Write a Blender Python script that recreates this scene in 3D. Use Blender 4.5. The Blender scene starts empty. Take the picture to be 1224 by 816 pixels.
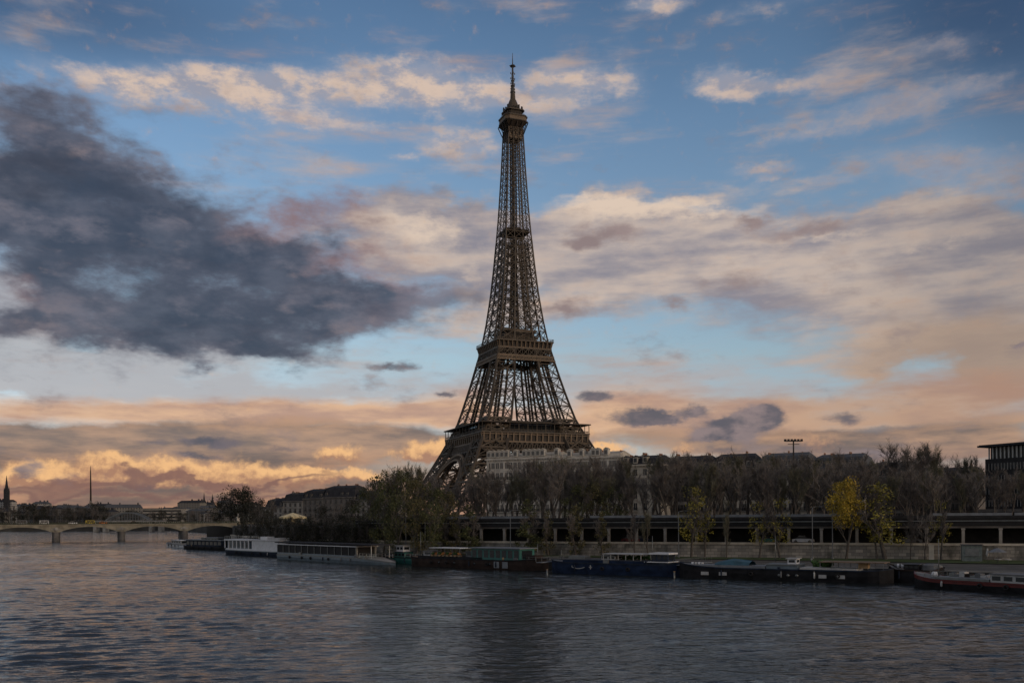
import bpy, bmesh, math, random
from mathutils import Vector, Matrix

R = math.radians
scene = bpy.context.scene
COL = scene.collection

# ------------------------------------------------------------------ camera
CAM_H = 10.0                     # metres above the river
SHIFT = 211.6                    # the lens is shifted up (verticals stay upright): the horizon lies this many pixels below the middle
ROLL = R(-0.36)
FPX = 1112.0                     # focal length in pixels of the 1224 wide photograph
cam_d = bpy.data.cameras.new('camera')
cam = bpy.data.objects.new('camera', cam_d)
COL.objects.link(cam)
cam_d.sensor_width = 36.0
cam_d.lens = FPX * 36.0 / 1224.0
cam_d.shift_y = SHIFT / 1224.0
cam_d.clip_start = 0.5
cam_d.clip_end = 40000.0
cam_m = Matrix.Rotation(math.pi / 2, 4, 'X') @ Matrix.Rotation(ROLL, 4, 'Z')
cam.matrix_world = Matrix.Translation((0, 0, CAM_H)) @ cam_m
scene.camera = cam


def ray(px, py):
    return (cam_m.to_3x3() @ Vector(((px - 612) / FPX, (408 + SHIFT - py) / FPX, -1.0)))


def azel(px, py):
    d = ray(px, py)
    return math.degrees(math.atan2(d.x, d.y)), math.degrees(math.atan2(d.z, math.hypot(d.x, d.y)))


def on_level(px, py, z=0.0):
    d = ray(px, py)
    t = (z - CAM_H) / d.z
    return Vector((d.x * t, d.y * t, z))


def at_depth(px, py, Y):
    d = ray(px, py)
    t = Y / d.y
    return Vector((d.x * t, Y, CAM_H + d.z * t))


# ------------------------------------------------------------------ exposure
scene.view_settings.view_transform = 'Standard'
scene.view_settings.look = 'None'
scene.view_settings.exposure = 0.0
scene.view_settings.gamma = 1.0
scene.view_settings.use_curve_mapping = False
scene.cycles.max_bounces = 6
scene.cycles.diffuse_bounces = 2
scene.cycles.glossy_bounces = 3
scene.cycles.transmission_bounces = 4
scene.cycles.transparent_max_bounces = 8
scene.cycles.use_denoising = True

# ------------------------------------------------------------------ sun (low, veiled by cloud, behind the viewer's right shoulder)
SUN_AZ, SUN_EL = R(128), R(9)
sun_d = bpy.data.lights.new('sun', 'SUN')
sun_d.energy = 0.5
sun_d.angle = R(14)
sun_d.color = (1.0, 0.84, 0.66)
sun = bpy.data.objects.new('sun', sun_d)
COL.objects.link(sun)
sdir = Vector((math.sin(SUN_AZ) * math.cos(SUN_EL), math.cos(SUN_AZ) * math.cos(SUN_EL), math.sin(SUN_EL)))
sun.rotation_euler = sdir.to_track_quat('Z', 'Y').to_euler()
sun.location = sdir * 500


# ------------------------------------------------------------------ node helper
def srgb(r, g, b):
    f = lambda c: (c / 255 / 12.92) if c <= 10 else (((c / 255) + 0.055) / 1.055) ** 2.4
    return (f(r), f(g), f(b), 1.0)


class NB:
    """small expression builder on a node tree"""
    def __init__(s, nt):
        s.nt = nt

    def new(s, t, **kw):
        n = s.nt.nodes.new(t)
        for k, v in kw.items():
            setattr(n, k, v)
        return n

    def put(s, sock, v):
        if isinstance(v, bpy.types.NodeSocket):
            s.nt.links.new(v, sock)
        elif v is not None:
            sock.default_value = v

    def m(s, op, a, b=None, c=None, clamp=False):
        n = s.new('ShaderNodeMath', operation=op, use_clamp=clamp)
        for i, v in enumerate((a, b, c)):
            if v is not None:
                s.put(n.inputs[i], v)
        return n.outputs[0]

    def v(s, op, a, b=None, c=None):
        n = s.new('ShaderNodeVectorMath', operation=op)
        for i, x in enumerate((a, b, c)):
            if x is not None:
                if op == 'SCALE' and i == 1:
                    s.put(n.inputs[3], x)
                else:
                    s.put(n.inputs[i], x)
        return n.outputs[1] if op in ('LENGTH', 'DOT_PRODUCT', 'DISTANCE') else n.outputs[0]

    def xyz(s, x, y, z=0.0):
        n = s.new('ShaderNodeCombineXYZ')
        for i, q in enumerate((x, y, z)):
            s.put(n.inputs[i], q)
        return n.outputs[0]

    def sep(s, vec):
        n = s.new('ShaderNodeSeparateXYZ')
        s.put(n.inputs[0], vec)
        return n.outputs

    def noise(s, vec, scale=1.0, detail=4.0, rough=0.5, color=False, dist=0.0):
        n = s.new('ShaderNodeTexNoise')
        n.inputs['Scale'].default_value = scale
        n.inputs['Detail'].default_value = detail
        n.inputs['Roughness'].default_value = rough
        n.inputs['Distortion'].default_value = dist
        if vec is not None:
            s.put(n.inputs['Vector'], vec)
        return n.outputs[1] if color else n.outputs[0]

    def rng(s, v, a, b, c=0.0, d=1.0, smooth=True):
        n = s.new('ShaderNodeMapRange', interpolation_type='SMOOTHSTEP' if smooth else 'LINEAR', clamp=not smooth)
        for i, q in enumerate((v, a, b, c, d)):
            s.put(n.inputs[i], q)
        return n.outputs[0]

    def mix(s, f, a, b, blend='MIX'):
        n = s.new('ShaderNodeMix', data_type='RGBA', blend_type=blend)
        s.put(n.inputs[0], f)
        s.put(n.inputs[6], a)
        s.put(n.inputs[7], b)
        return n.outputs[2]

    def ramp(s, f, stops):
        n = s.new('ShaderNodeValToRGB')
        e = n.color_ramp.elements
        while len(e) < len(stops):
            e.new(0.5)
        for k, (p, c) in enumerate(stops):
            e[k].position = p
            e[k].color = c
        s.put(n.inputs[0], f)
        return n.outputs[0]


# ------------------------------------------------------------------ sky
world = bpy.data.worlds.new('World')
scene.world = world
world.use_nodes = True
wn = world.node_tree
wn.nodes.clear()
w = NB(wn)
tc = w.new('ShaderNodeTexCoord')
DIR = tc.outputs['Generated']
dx, dy, dz = w.sep(DIR)
AZ = w.m('MULTIPLY', w.m('ARCTAN2', dx, dy), 57.29578)
EL = w.m('MULTIPLY', w.m('ARCSINE', dz), 57.29578)
Q = w.xyz(AZ, EL, 0.0)
# a flat cloud deck seen in perspective, for streaky texture
den = w.m('ADD', w.m('MAXIMUM', dz, 0.0), 0.10)
DECK = w.xyz(w.m('DIVIDE', dx, den), w.m('DIVIDE', dy, den), 0.0)
# noise fields
QN = w.v('MULTIPLY', Q, (1.0, 2.0, 1.0))


def warp(vec, scale, detail, rough, ax, ay):
    n1 = w.noise(vec, scale, detail, rough)
    n2 = w.noise(w.v('ADD', vec, (37.3, 11.7, 5.0)), scale, detail, rough)
    return w.xyz(w.m('MULTIPLY_ADD', n1, ax, -0.5 * ax), w.m('MULTIPLY_ADD', n2, ay, -0.5 * ay), 0.0)


warp1 = warp(QN, 0.11, 5, 0.55, 13.0, 6.5)
warp2 = warp(QN, 0.45, 5, 0.6, 2.6, 1.5)
QW = w.v('ADD', w.v('ADD', Q, warp1), warp2)          # strongly ragged
QS = w.v('ADD', Q, w.v('SCALE', warp2, 1.0))          # crisp, only slightly ragged
NBIG = w.noise(QN, 0.16, 7, 0.55)
NFIN = w.noise(QN, 0.5, 8, 0.62)
NSTR = w.noise(w.v('MULTIPLY', Q, (1.0, 5.0, 1.0)), 0.12, 7, 0.58)
NDEC = w.noise(DECK, 1.5, 8, 0.6)

PXD = FPX * math.pi / 180


def field(vec, blobs):
    """soft sum of elliptical clumps; each (px, py, rx, ry, amplitude) measured on the photograph and kept as sky directions"""
    tot = None
    for (px, py, rx, ry, a) in blobs:
        az, el = azel(px, py)
        az2, _ = azel(px + rx, py)
        _, el2 = azel(px, py - ry)
        ix, iy = 1 / max(1e-3, abs(az2 - az)), 1 / max(1e-3, abs(el2 - el))
        d = w.v('LENGTH', w.v('MULTIPLY_ADD', vec, (ix, iy, 0), (-az * ix, -el * iy, 0)))
        g = w.rng(d, 1.5, 0.0, 0.0, a)
        tot = g if tot is None else w.m('ADD', tot, g)
    return tot


def alpha(f, n, k, lo, hi, top=1.0):
    return w.rng(w.m('MULTIPLY_ADD', w.m('SUBTRACT', n, 0.5), k, f), lo, hi, 0.0, top)


# clear sky
sky = w.new('ShaderNodeTexSky', sky_type='NISHITA')
sky.sun_disc = False
sky.sun_elevation = SUN_EL
sky.sun_rotation = SUN_AZ
sky.altitude = 50
sky.air_density = 1.0
sky.dust_density = 1.2
sky.ozone_density = 2.0
SKY_STRENGTH = 0.10
S = w.mix(1.0, sky.outputs[0], (SKY_STRENGTH, SKY_STRENGTH, SKY_STRENGTH, 1.0), 'MULTIPLY')
gain = w.ramp(w.m('DIVIDE', EL, 60.0), [
    (0.0, (1.9, 1.6, 2.2, 1)), (0.10, (1.9, 1.65, 1.85, 1)), (0.16, (2.0, 1.80, 1.75, 1)), (0.26, (1.95, 1.80, 1.78, 1)),
    (0.38, (1.62, 1.63, 1.70, 1)), (0.52, (1.02, 1.13, 1.28, 1)), (1.0, (0.6, 0.8, 1.1, 1))])
S = w.mix(1.0, S, gain, 'MULTIPLY')
fine = w.m('SUBTRACT', NFIN, 0.5)


def lay(col, a):
    global S
    S = w.mix(a, S, col)


# --- the rest of the dome, out of the photograph's view: broken evening cloud
mask = w.m('MAXIMUM', w.rng(w.m('ABSOLUTE', AZ), 34.0, 55.0), w.rng(EL, 33.0, 46.0))
oc = w.mix(w.rng(NDEC, 0.35, 0.65), srgb(128, 130, 142), srgb(188, 172, 158))
lay(oc, w.m('MULTIPLY', mask, w.rng(NDEC, 0.38, 0.56, 0.0, 0.85)))

S_FAR = w.mix(w.rng(EL, -0.5, -3.0), S, (0.03, 0.03, 0.03, 1.0))   # cheap branch for the unseen part of the dome

# --- high thin veil, pale
veil = field(QW, [(-10, 350, 60, 40, 1.0), (-10, 465, 90, 20, .8), (30, 215, 60, 60, .8), (30, 420, 150, 30, .8), (120, 440, 160, 30, .6), (300, 440, 420, 60, .5), (900, 430, 330, 50, .35), (60, 430, 160, 40, .7), (640, 470, 240, 26, .5), (900, 470, 300, 20, .4), (330, 468, 150, 18, .55),
                  (330, 180, 240, 60, .30), (700, 150, 200, 70, .22), (1100, 60, 150, 50, .35)])
lay(w.mix(NSTR, srgb(190, 178, 172), srgb(160, 158, 165)), alpha(veil, NSTR, 1.4, 0.12, 0.85, .75))

dusk = field(Q, [(1240, -20, 330, 170, 1.0), (-30, -20, 420, 120, .8), (1250, 230, 120, 160, .4)])
lay(srgb(38, 58, 90), w.rng(dusk, 0.0, 1.0, 0.0, .68))

# --- upper lit flecks
up = field(QS, [(95, 90, 80, 22, .55), (160, 105, 80, 30, .8), (240, 98, 90, 26, .85), (330, 105, 110, 30, .85), (330, 140, 90, 24, .55), (450, 95, 120, 30, .75), (420, 150, 70, 16, .55), (510, 82, 90, 22, .5),
                (545, 172, 60, 22, .85), (520, 120, 110, 30, .7), (478, 188, 20, 8, .7), (395, 200, 70, 8, .4), (600, 105, 60, 25, .6), (660, 85, 40, 16, .6), (655, 125, 50, 22, .65), (730, 105, 60, 30, .75), (690, 95, 50, 12, .5), (850, 92, 36, 20, .8),
                (870, 108, 60, 17, .75), (930, 102, 70, 16, .75), (985, 98, 50, 20, .5), (960, 165, 90, 9, .45), (1090, 122, 90, 22, .75), (1000, 145, 90, 18, .55), (1150, 200, 100, 26, .75), (1090, 185, 90, 22, .55), (1180, 100, 60, 20, .5),
                (1120, 55, 70, 16, .5), (1180, 240, 90, 22, .6), (785, 4, 50, 12, .85), (920, 10, 90, 14, .4), (910, 201, 52, 9, .75), (916, 214, 22, 6, .7), (985, 214, 40, 7, .7), (880, 222, 40, 8, .4), (40, 2, 60, 8, .2)])
# light from above right: brighter where the cloud thins towards the light
upd = w.noise(w.v('ADD', QN, (0.9, 1.3, 0)), 0.5, 8, 0.62)
ul = w.rng(w.m('SUBTRACT', NFIN, upd), -0.16, 0.16)
ulit = w.rng(AZ, 8.0, 22.0, 1.0, 0.0)
upc = w.mix(ul, srgb(150, 152, 166), srgb(216, 192, 174))
upc = w.mix(w.rng(AZ, 8.0, 24.0, 0.0, .75), upc, srgb(128, 126, 138))
NUP = w.m('MULTIPLY_ADD', NFIN, 0.62, w.m('MULTIPLY', NBIG, 0.38))
lay(w.mix(NBIG, srgb(160, 166, 182), srgb(188, 180, 182)), alpha(up, NBIG, 1.2, 0.0, 1.5, .62))
lay(upc, alpha(up, NUP, 2.8, 0.21, 1.28, .92))

# --- broad mauve-grey sheet right of the tower
sh = field(QW, [(790, 300, 200, 60, .95), (740, 255, 150, 24, .7), (930, 305, 210, 46, .9), (1080, 330, 230, 50, .9), (1200, 310, 140, 45, .8), (640, 320, 100, 80, .75), (530, 285, 100, 60, .7), (570, 370, 60, 36, .6),
                (1180, 385, 170, 60, .95), (1020, 385, 190, 26, .65), (690, 385, 90, 16, .5), (1200, 430, 130, 40, .9), (1000, 420, 200, 12, .35), (480, 250, 90, 30, .5), (500, 300, 110, 50, .7), (590, 250, 60, 30, .6), (860, 345, 160, 40, .8), (1100, 270, 140, 24, .6)])
NSH = w.m('MULTIPLY_ADD', NSTR, 0.55, w.m('MULTIPLY', NBIG, 0.45))
shl = w.rng(NSH, 0.38, 0.62)
shc = w.mix(shl, srgb(138, 134, 144), srgb(203, 185, 172))
rim = field(QS, [(680, 240, 60, 12, .8), (760, 245, 90, 14, .95), (850, 256, 80, 12, .7), (500, 278, 70, 26, .7), (440, 255, 60, 20, .35), (700, 262, 50, 10, .5), (960, 285, 120, 10, .5), (1100, 292, 120, 10, .4), (560, 330, 40, 30, .4), (640, 350, 50, 60, .25)])
shc = w.mix(alpha(rim, NFIN, 1.6, 0.15, 0.9, .95), shc, srgb(226, 203, 182))
tan = field(QW, [(1130, 410, 220, 50, 1.0), (1000, 350, 160, 30, .35), (1190, 460, 130, 50, .9)])
shc = w.mix(w.rng(tan, 0.1, 1.1, 0.0, .75), shc, srgb(186, 155, 128))
dim = w.rng(AZ, 14.0, 30.0, 0.0, .36)
shc = w.mix(dim, shc, srgb(104, 98, 100))
lay(shc, alpha(sh, NSH, 2.2, 0.0, 0.80, .95))

# --- low streaked bands
QB = w.v('ADD', Q, w.v('ADD', w.v('SCALE', warp2, 0.6), w.v('MULTIPLY', warp1, (0.3, 0.12, 0))))
lo = field(QB, [(150, 494, 330, 19, 1.2), (430, 492, 220, 19, 1.1), (560, 470, 90, 12, .5), (860, 510, 220, 26, 1.0), (760, 470, 90, 30, .55), (950, 480, 240, 16, .6), (1150, 470, 160, 30, .85), (720, 500, 90, 30, .8), (560, 500, 80, 24, .7), (960, 505, 150, 25, .6), (1130, 500, 130, 18, .7)])
loc = w.mix(w.rng(NSTR, .38, .62), srgb(222, 178, 140), srgb(184, 146, 126))
loc = w.mix(w.rng(AZ, 2.0, 24.0, 0.0, .6), loc, srgb(160, 130, 115))
lay(loc, alpha(lo, NSTR, 1.9, 0.0, 1.15, .92))
band = field(QB, [(60, 526, 300, 24, 1.4), (330, 527, 200, 24, 1.4), (480, 524, 80, 18, .9), (-60, 530, 200, 24, 1.0), (200, 552, 330, 22, 1.2), (1060, 520, 160, 12, .8), (1180, 505, 120, 14, .7), (930, 530, 120, 16, 1.0), (1150, 535, 150, 18, 1.2), (760, 525, 120, 18, .7), (1000, 540, 200, 14, 1.0)])
lay(w.mix(w.rng(NSTR, .35, .65), srgb(112, 100, 96), srgb(184, 148, 122)), alpha(band, NSTR, 1.5, 0.1, 0.95, .95))
# dusky bank along the horizon
hz = w.rng(EL, 4.6, 1.9, 0.0, 1.0)
hzc = w.mix(w.rng(NSTR, .36, .64), srgb(106, 90, 86), srgb(190, 142, 112))
hzc = w.mix(w.rng(AZ, -6.0, 6.0), hzc, w.mix(NSTR, srgb(128, 108, 108), srgb(160, 132, 120)))
lay(hzc, w.m('MULTIPLY', hz, 0.93))

# --- orange lit heaps low on the left, and behind the tower
CU = [(150, 574, 160, 10, .8), (330, 577, 120, 9, .7), (20, 578, 80, 9, .6), (40, 562, 46, 15, .9), (118, 551, 40, 14, 1.0), (165, 556, 40, 14, .9), (208, 553, 26, 11, .8), (240, 563, 50, 14, .9), (300, 563, 50, 13, .85), (350, 566, 50, 12, .9), (405, 567, 50, 11, .9), (440, 570, 28, 8, .7), (80, 566, 60, 12, .8), (10, 572, 40, 12, .6),
      (415, 541, 27, 10, 1.0), (395, 546, 22, 8, .7), (508, 538, 32, 15, 1.1), (486, 547, 22, 9, .8), (540, 540, 40, 16, 1.0), (735, 538, 30, 8, .9), (715, 535, 18, 8, .8), (820, 540, 30, 8, .6), (700, 515, 26, 8, .4), (990, 530, 26, 9, .6), (965, 522, 30, 9, .5)]
QC = w.v('ADD', Q, warp(Q, 0.9, 6, 0.55, 1.5, 1.5))
cu = field(QC, CU)
nb = w.noise(Q, 1.1, 7, 0.6)
cua = alpha(cu, nb, 1.6, 0.10, 1.10, 0.95)
cu2 = field(w.v('ADD', QC, (0.15, 0.42, 0)), CU)
nb2 = w.noise(Q, 2.4, 5, 0.6)
cul = w.rng(w.m('ADD', w.m('MULTIPLY', w.m('SUBTRACT', nb2, .5), 1.6), w.m('ADD', w.m('SUBTRACT', cu, cu2), w.m('MULTIPLY', w.m('SUBTRACT', nb, .5), 1.7))), -0.40, 0.95)
cuc = w.mix(cul, srgb(170, 128, 104), srgb(242, 190, 134))
cuc = w.mix(w.rng(AZ, 4.0, 14.0, 0.0, .55), cuc, srgb(176, 136, 118))
lay(cuc, cua)
# shade below them
shd = field(QW, [(120, 578, 200, 7, .9), (330, 582, 160, 6, .8), (60, 590, 200, 8, .8), (300, 596, 200, 7, .7)])
lay(w.mix(NSTR, srgb(104, 84, 86), srgb(140, 103, 92)), alpha(shd, NSTR, 1.2, 0.25, 0.9, .8))

# --- the big dark cloud
dk = field(QW, [(-10, 150, 90, 60, .6), (-10, 260, 110, 60, .7), (0, 345, 110, 30, .4), (90, 180, 70, 40, .35), (30, 385, 90, 18, .7), (-30, 420, 60, 50, .4), (560, 345, 40, 20, .5), (60, 190, 90, 60, .75), (40, 125, 80, 30, .8), (140, 135, 60, 24, .4), (110, 245, 130, 60, .95), (200, 270, 150, 60, .9), (330, 270, 120, 42, .85), (250, 335, 220, 60, 1.05), (230, 395, 150, 36, 1.0), (400, 360, 130, 45, .9), (490, 352, 60, 26, .6),
                (310, 410, 120, 26, .8), (150, 360, 120, 40, .8), (40, 310, 80, 40, .6), (20, 377, 60, 16, .8), (400, 250, 50, 20, .5), (10, 230, 60, 70, .6), (560, 235, 70, 16, .45), (60, 345, 60, 30, .35), (450, 385, 90, 22, .8), (520, 362, 50, 18, .7), (380, 300, 110, 40, .6), (300, 425, 80, 14, .6)])
NDK = w.m('MULTIPLY_ADD', NBIG, 0.55, w.m('MULTIPLY', NFIN, 0.45))
dka = alpha(dk, NDK, 3.4, 0.04, 1.45, .96)
core = w.rng(w.m('MULTIPLY_ADD', w.m('SUBTRACT', NDK, .5), 3.0, dk), 0.45, 1.9)
dkc = w.mix(core, srgb(108, 106, 118), srgb(58, 67, 84))
dkc = w.mix(w.rng(w.noise(QN, 0.3, 6, .55), 0.44, 0.70, 0.0, .5), dkc, srgb(98, 102, 116))
pink = field(QW, [(410, 250, 70, 30, 1.0), (470, 300, 90, 40, .7), (330, 250, 90, 30, .5), (450, 320, 60, 26, .8), (520, 350, 60, 24, .6), (480, 380, 60, 20, .4), (10, 345, 50, 20, .5)])

# billows: lit where the cloud thins towards the light, dusky underneath
dks = w.noise(w.v('ADD', QN, (1.7, 2.4, 0)), 0.16, 7, 0.55)
dks2 = w.noise(w.v('ADD', QN, (0.5, 0.8, 0)), 0.5, 8, 0.62)
bil = w.m('ADD', w.m('MULTIPLY', w.m('SUBTRACT', NBIG, dks), 1.25), w.m('MULTIPLY', w.m('SUBTRACT', NFIN, dks2), 0.30))
dkc = w.mix(w.rng(bil, 0.0, 0.30, 0.0, .70), dkc, srgb(116, 113, 124))
dkc = w.mix(w.rng(bil, 0.0, -0.28, 0.0, .65), dkc, srgb(50, 58, 74))
dkc = w.mix(w.rng(pink, 0.1, 1.0, 0.0, .72), dkc, srgb(150, 120, 120))
lay(dkc, w.m('MULTIPLY', dka, w.rng(AZ, -9.0, -2.5, 1.0, .72)))

# --- small dark scraps
sd = field(QS, [(860, 540, 60, 8, .6), (960, 535, 50, 8, .6), (1040, 545, 50, 8, .7), (1120, 528, 50, 7, .5), (760, 552, 40, 6, .5), (765, 497, 42, 11, 1.3), (790, 499, 30, 8, 1.0), (880, 511, 50, 15, 1.2), (900, 502, 40, 14, .9), (905, 494, 30, 11, 1.0), (850, 520, 30, 8, .8), (710, 474, 24, 8, 1.2), (835, 491, 24, 7, 1.1), (1010, 500, 30, 7, .8), (660, 500, 24, 6, .6), (466, 438, 28, 7, .8), (485, 432, 20, 6, .6), (533, 472, 13, 5, .9),
                (250, 528, 32, 7, .9), (238, 545, 32, 5, .8), (180, 526, 30, 5, .5), (330, 535, 30, 5, .5), (720, 281, 54, 13, .75), (690, 290, 40, 10, .5), (985, 270, 44, 12, .75), (940, 282, 40, 10, .6), (900, 266, 22, 8, .7), (690, 366, 36, 11, .75), (660, 374, 26, 8, .6), (800, 358, 18, 12, .6), (880, 335, 40, 14, .5), (900, 348, 40, 10, .4), (1216, 410, 12, 4, .9), (35, 558, 18, 9, .7), (1050, 515, 60, 6, .5)])
sdc = w.mix(w.rng(EL, 9.0, 13.0), srgb(90, 91, 101), srgb(140, 124, 124))
sdc = w.mix(w.rng(NFIN, .4, .65, 0.0, .4), sdc, srgb(140, 124, 126))
sdc = w.mix(w.rng(bil, 0.0, .2, 0.0, .6), sdc, srgb(156, 138, 136))
lay(sdc, alpha(sd, NDK, 2.8, 0.06, 0.95, .95))

# below the horizon the dome only lights the underside of things
S = w.mix(w.rng(EL, -0.5, -3.0), S, (0.03, 0.03, 0.03, 1.0))
bg = w.new('ShaderNodeBackground')
wn.links.new(S, bg.inputs[0])
bg2 = w.new('ShaderNodeBackground')
wn.links.new(S_FAR, bg2.inputs[0])
ms = w.new('ShaderNodeMixShader')
wn.links.new(w.m('MULTIPLY', w.m('LESS_THAN', w.m('ABSOLUTE', AZ), 52.0), w.m('LESS_THAN', w.m('ABSOLUTE', w.m('SUBTRACT', EL, 22.0)), 24.0)), ms.inputs[0])
wn.links.new(bg2.outputs[0], ms.inputs[1])
wn.links.new(bg.outputs[0], ms.inputs[2])
wo = w.new('ShaderNodeOutputWorld')
wn.links.new(ms.outputs[0], wo.inputs[0])
world.cycles.sampling_method = 'MANUAL'
world.cycles.sample_map_resolution = 512

# ================================================================== builders
class MB:
    """collects shapes and links them as ONE mesh object"""
    def __init__(s):
        s.v, s.f, s.mi, s.sm = [], [], [], []

    def add(s, verts, faces, mi=0, smooth=False):
        o = len(s.v)
        s.v += [tuple(p) for p in verts]
        for f in faces:
            s.f.append(tuple(i + o for i in f))
            s.mi.append(mi)
            s.sm.append(smooth)

    def box(s, x0, x1, y0, y1, z0, z1, mi=0, bottom=True):
        s.add([(x0, y0, z0), (x1, y0, z0), (x1, y1, z0), (x0, y1, z0), (x0, y0, z1), (x1, y0, z1), (x1, y1, z1), (x0, y1, z1)],
              ([(3, 2, 1, 0)] if bottom else []) + [(4, 5, 6, 7), (0, 1, 5, 4), (1, 2, 6, 5), (2, 3, 7, 6), (3, 0, 4, 7)], mi)

    def cbox(s, c, d, mi=0):
        s.box(c[0] - d[0] / 2, c[0] + d[0] / 2, c[1] - d[1] / 2, c[1] + d[1] / 2, c[2] - d[2] / 2, c[2] + d[2] / 2, mi)

    def bar(s, a, b, w, h=None, mi=0, up=(0, 0, 1), caps=False):
        a, b = Vector(a), Vector(b)
        d = (b - a)
        if d.length < 1e-6:
            return
        d.normalize()
        u = Vector(up)
        if abs(d.dot(u)) > 0.98:
            u = Vector((1, 0, 0))
        x = d.cross(u).normalized() * (w / 2)
        y = x.cross(d).normalized() * ((h or w) / 2)
        vs = [a - x - y, a + x - y, a + x + y, a - x + y, b - x - y, b + x - y, b + x + y, b - x + y]
        fs = [(0, 1, 5, 4), (1, 2, 6, 5), (2, 3, 7, 6), (3, 0, 4, 7)]
        if caps:
            fs += [(3, 2, 1, 0), (4, 5, 6, 7)]
        s.add(vs, fs, mi)

    def tube(s, pts, rad, n=6, mi=0, cap=True, smooth=True):
        pts = [Vector(p) for p in pts]
        rings = []
        base = len(s.v)
        vs = []
        for i, p in enumerate(pts):
            d = (pts[min(i + 1, len(pts) - 1)] - pts[max(i - 1, 0)])
            if d.length < 1e-9:
                d = Vector((0, 0, 1))
            d.normalize()
            u = Vector((1, 0, 0)) if abs(d.z) > 0.9 else Vector((0, 0, 1))
            x = d.cross(u).normalized()
            y = d.cross(x).normalized()
            r = rad[i] if isinstance(rad, (list, tuple)) else rad
            for k in range(n):
                t = 2 * math.pi * k / n
                vs.append(p + x * (r * math.cos(t)) + y * (r * math.sin(t)))
        fs = []
        for i in range(len(pts) - 1):
            for k in range(n):
                a, b = i * n + k, i * n + (k + 1) % n
                fs.append((a, b, b + n, a + n))
        if cap:
            fs.append(tuple(range(n - 1, -1, -1)))
            fs.append(tuple((len(pts) - 1) * n + k for k in range(n)))
        s.add(vs, fs, mi, smooth)

    def prism(s, poly, z0, z1, mi=0):
        n = len(poly)
        vs = [(x, y, z0) for x, y in poly] + [(x, y, z1) for x, y in poly]
        s.add(vs, [tuple(range(n - 1, -1, -1)), tuple(range(n, 2 * n))] + [(i, (i + 1) % n, (i + 1) % n + n, i + n) for i in range(n)], mi)

    def loft(s, rings, mi=0, closed=True, caps=False, smooth=False):
        n = len(rings[0])
        vs = [p for r in rings for p in r]
        fs = []
        for i in range(len(rings) - 1):
            for k in range(n if closed else n - 1):
                a, b = i * n + k, i * n + (k + 1) % n
                fs.append((a, b, b + n, a + n))
        if caps:
            fs.append(tuple(range(n - 1, -1, -1)))
            fs.append(tuple((len(rings) - 1) * n + k for k in range(n)))
        s.add(vs, fs, mi, smooth)

    def mesh(s, name, mats):
        me = bpy.data.meshes.new(name)
        me.from_pydata(s.v, [], s.f)
        for m in (mats if isinstance(mats, (list, tuple)) else [mats]):
            me.materials.append(m)
        me.polygons.foreach_set('material_index', s.mi)
        me.polygons.foreach_set('use_smooth', s.sm)
        me.update()
        return me

    def build(s, name, mats, parent=None):
        return link(name, s.mesh(name, mats), parent)


def link(name, me, parent=None):
    o = bpy.data.objects.new(name, me)
    COL.objects.link(o)
    if parent is not None:
        o.parent = parent
    return o


def tag(o, label=None, cat=None, group=None, kind=None):
    for k, v in (('label', label), ('category', cat), ('group', group), ('kind', kind)):
        if v:
            o[k] = v
    return o


def thing(name, label, cat, loc=(0, 0, 0), rz=0.0, group=None):
    o = bpy.data.objects.new(name, None)
    COL.objects.link(o)
    o.empty_display_size = 0.5
    o.location = loc
    o.rotation_euler = (0, 0, rz)
    return tag(o, label, cat, group)


def dup(root, loc, rz=None, scale=None, label=None, group=None):
    def cp(o, par):
        c = o.copy()
        COL.objects.link(c)
        c.parent = par
        for ch in list(o.children):
            cp(ch, c)
        return c
    r = cp(root, None)
    r.location = loc
    if rz is not None:
        r.rotation_euler = (0, 0, rz)
    if scale is not None:
        r.scale = scale if hasattr(scale, '__len__') else (scale,) * 3
    if label:
        r['label'] = label
    if group:
        r['group'] = group
    return r


# ------------------------------------------------------------------ materials
def mat(name, col, rough=0.7, metal=0.0, var=0.25, scale=3.0, spec=0.3, bump=0.0, obj=True, stretch=None, col2=None, detail=5):
    m = bpy.data.materials.new(name)
    m.use_nodes = True
    b = NB(m.node_tree)
    p = m.node_tree.nodes['Principled BSDF']
    p.inputs['Roughness'].default_value = rough
    p.inputs['Metallic'].default_value = metal
    p.inputs['Specular IOR Level'].default_value = spec
    c = (*col, 1.0)
    if var > 0:
        t = b.new('ShaderNodeTexCoord')
        vec = t.outputs['Object']
        if stretch:
            vec = b.v('MULTIPLY', vec, stretch)
        n = b.noise(vec, scale, detail, 0.6)
        c2 = (*col2, 1.0) if col2 else tuple(x * (1 - var) for x in col) + (1.0,)
        c1 = tuple(min(1, x * (1 + var * 0.6)) for x in col) + (1.0,) if not col2 else c
        out = b.mix(b.rng(n, 0.3, 0.7), c2, c1)
        b.put(p.inputs['Base Color'], out)
        if bump:
            bn = b.new('ShaderNodeBump')
            bn.inputs['Strength'].default_value = bump
            bn.inputs['Distance'].default_value = 0.05
            b.put(bn.inputs['Height'], n)
            b.put(p.inputs['Normal'], bn.outputs[0])
    else:
        p.inputs['Base Color'].default_value = c
    return m


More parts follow.
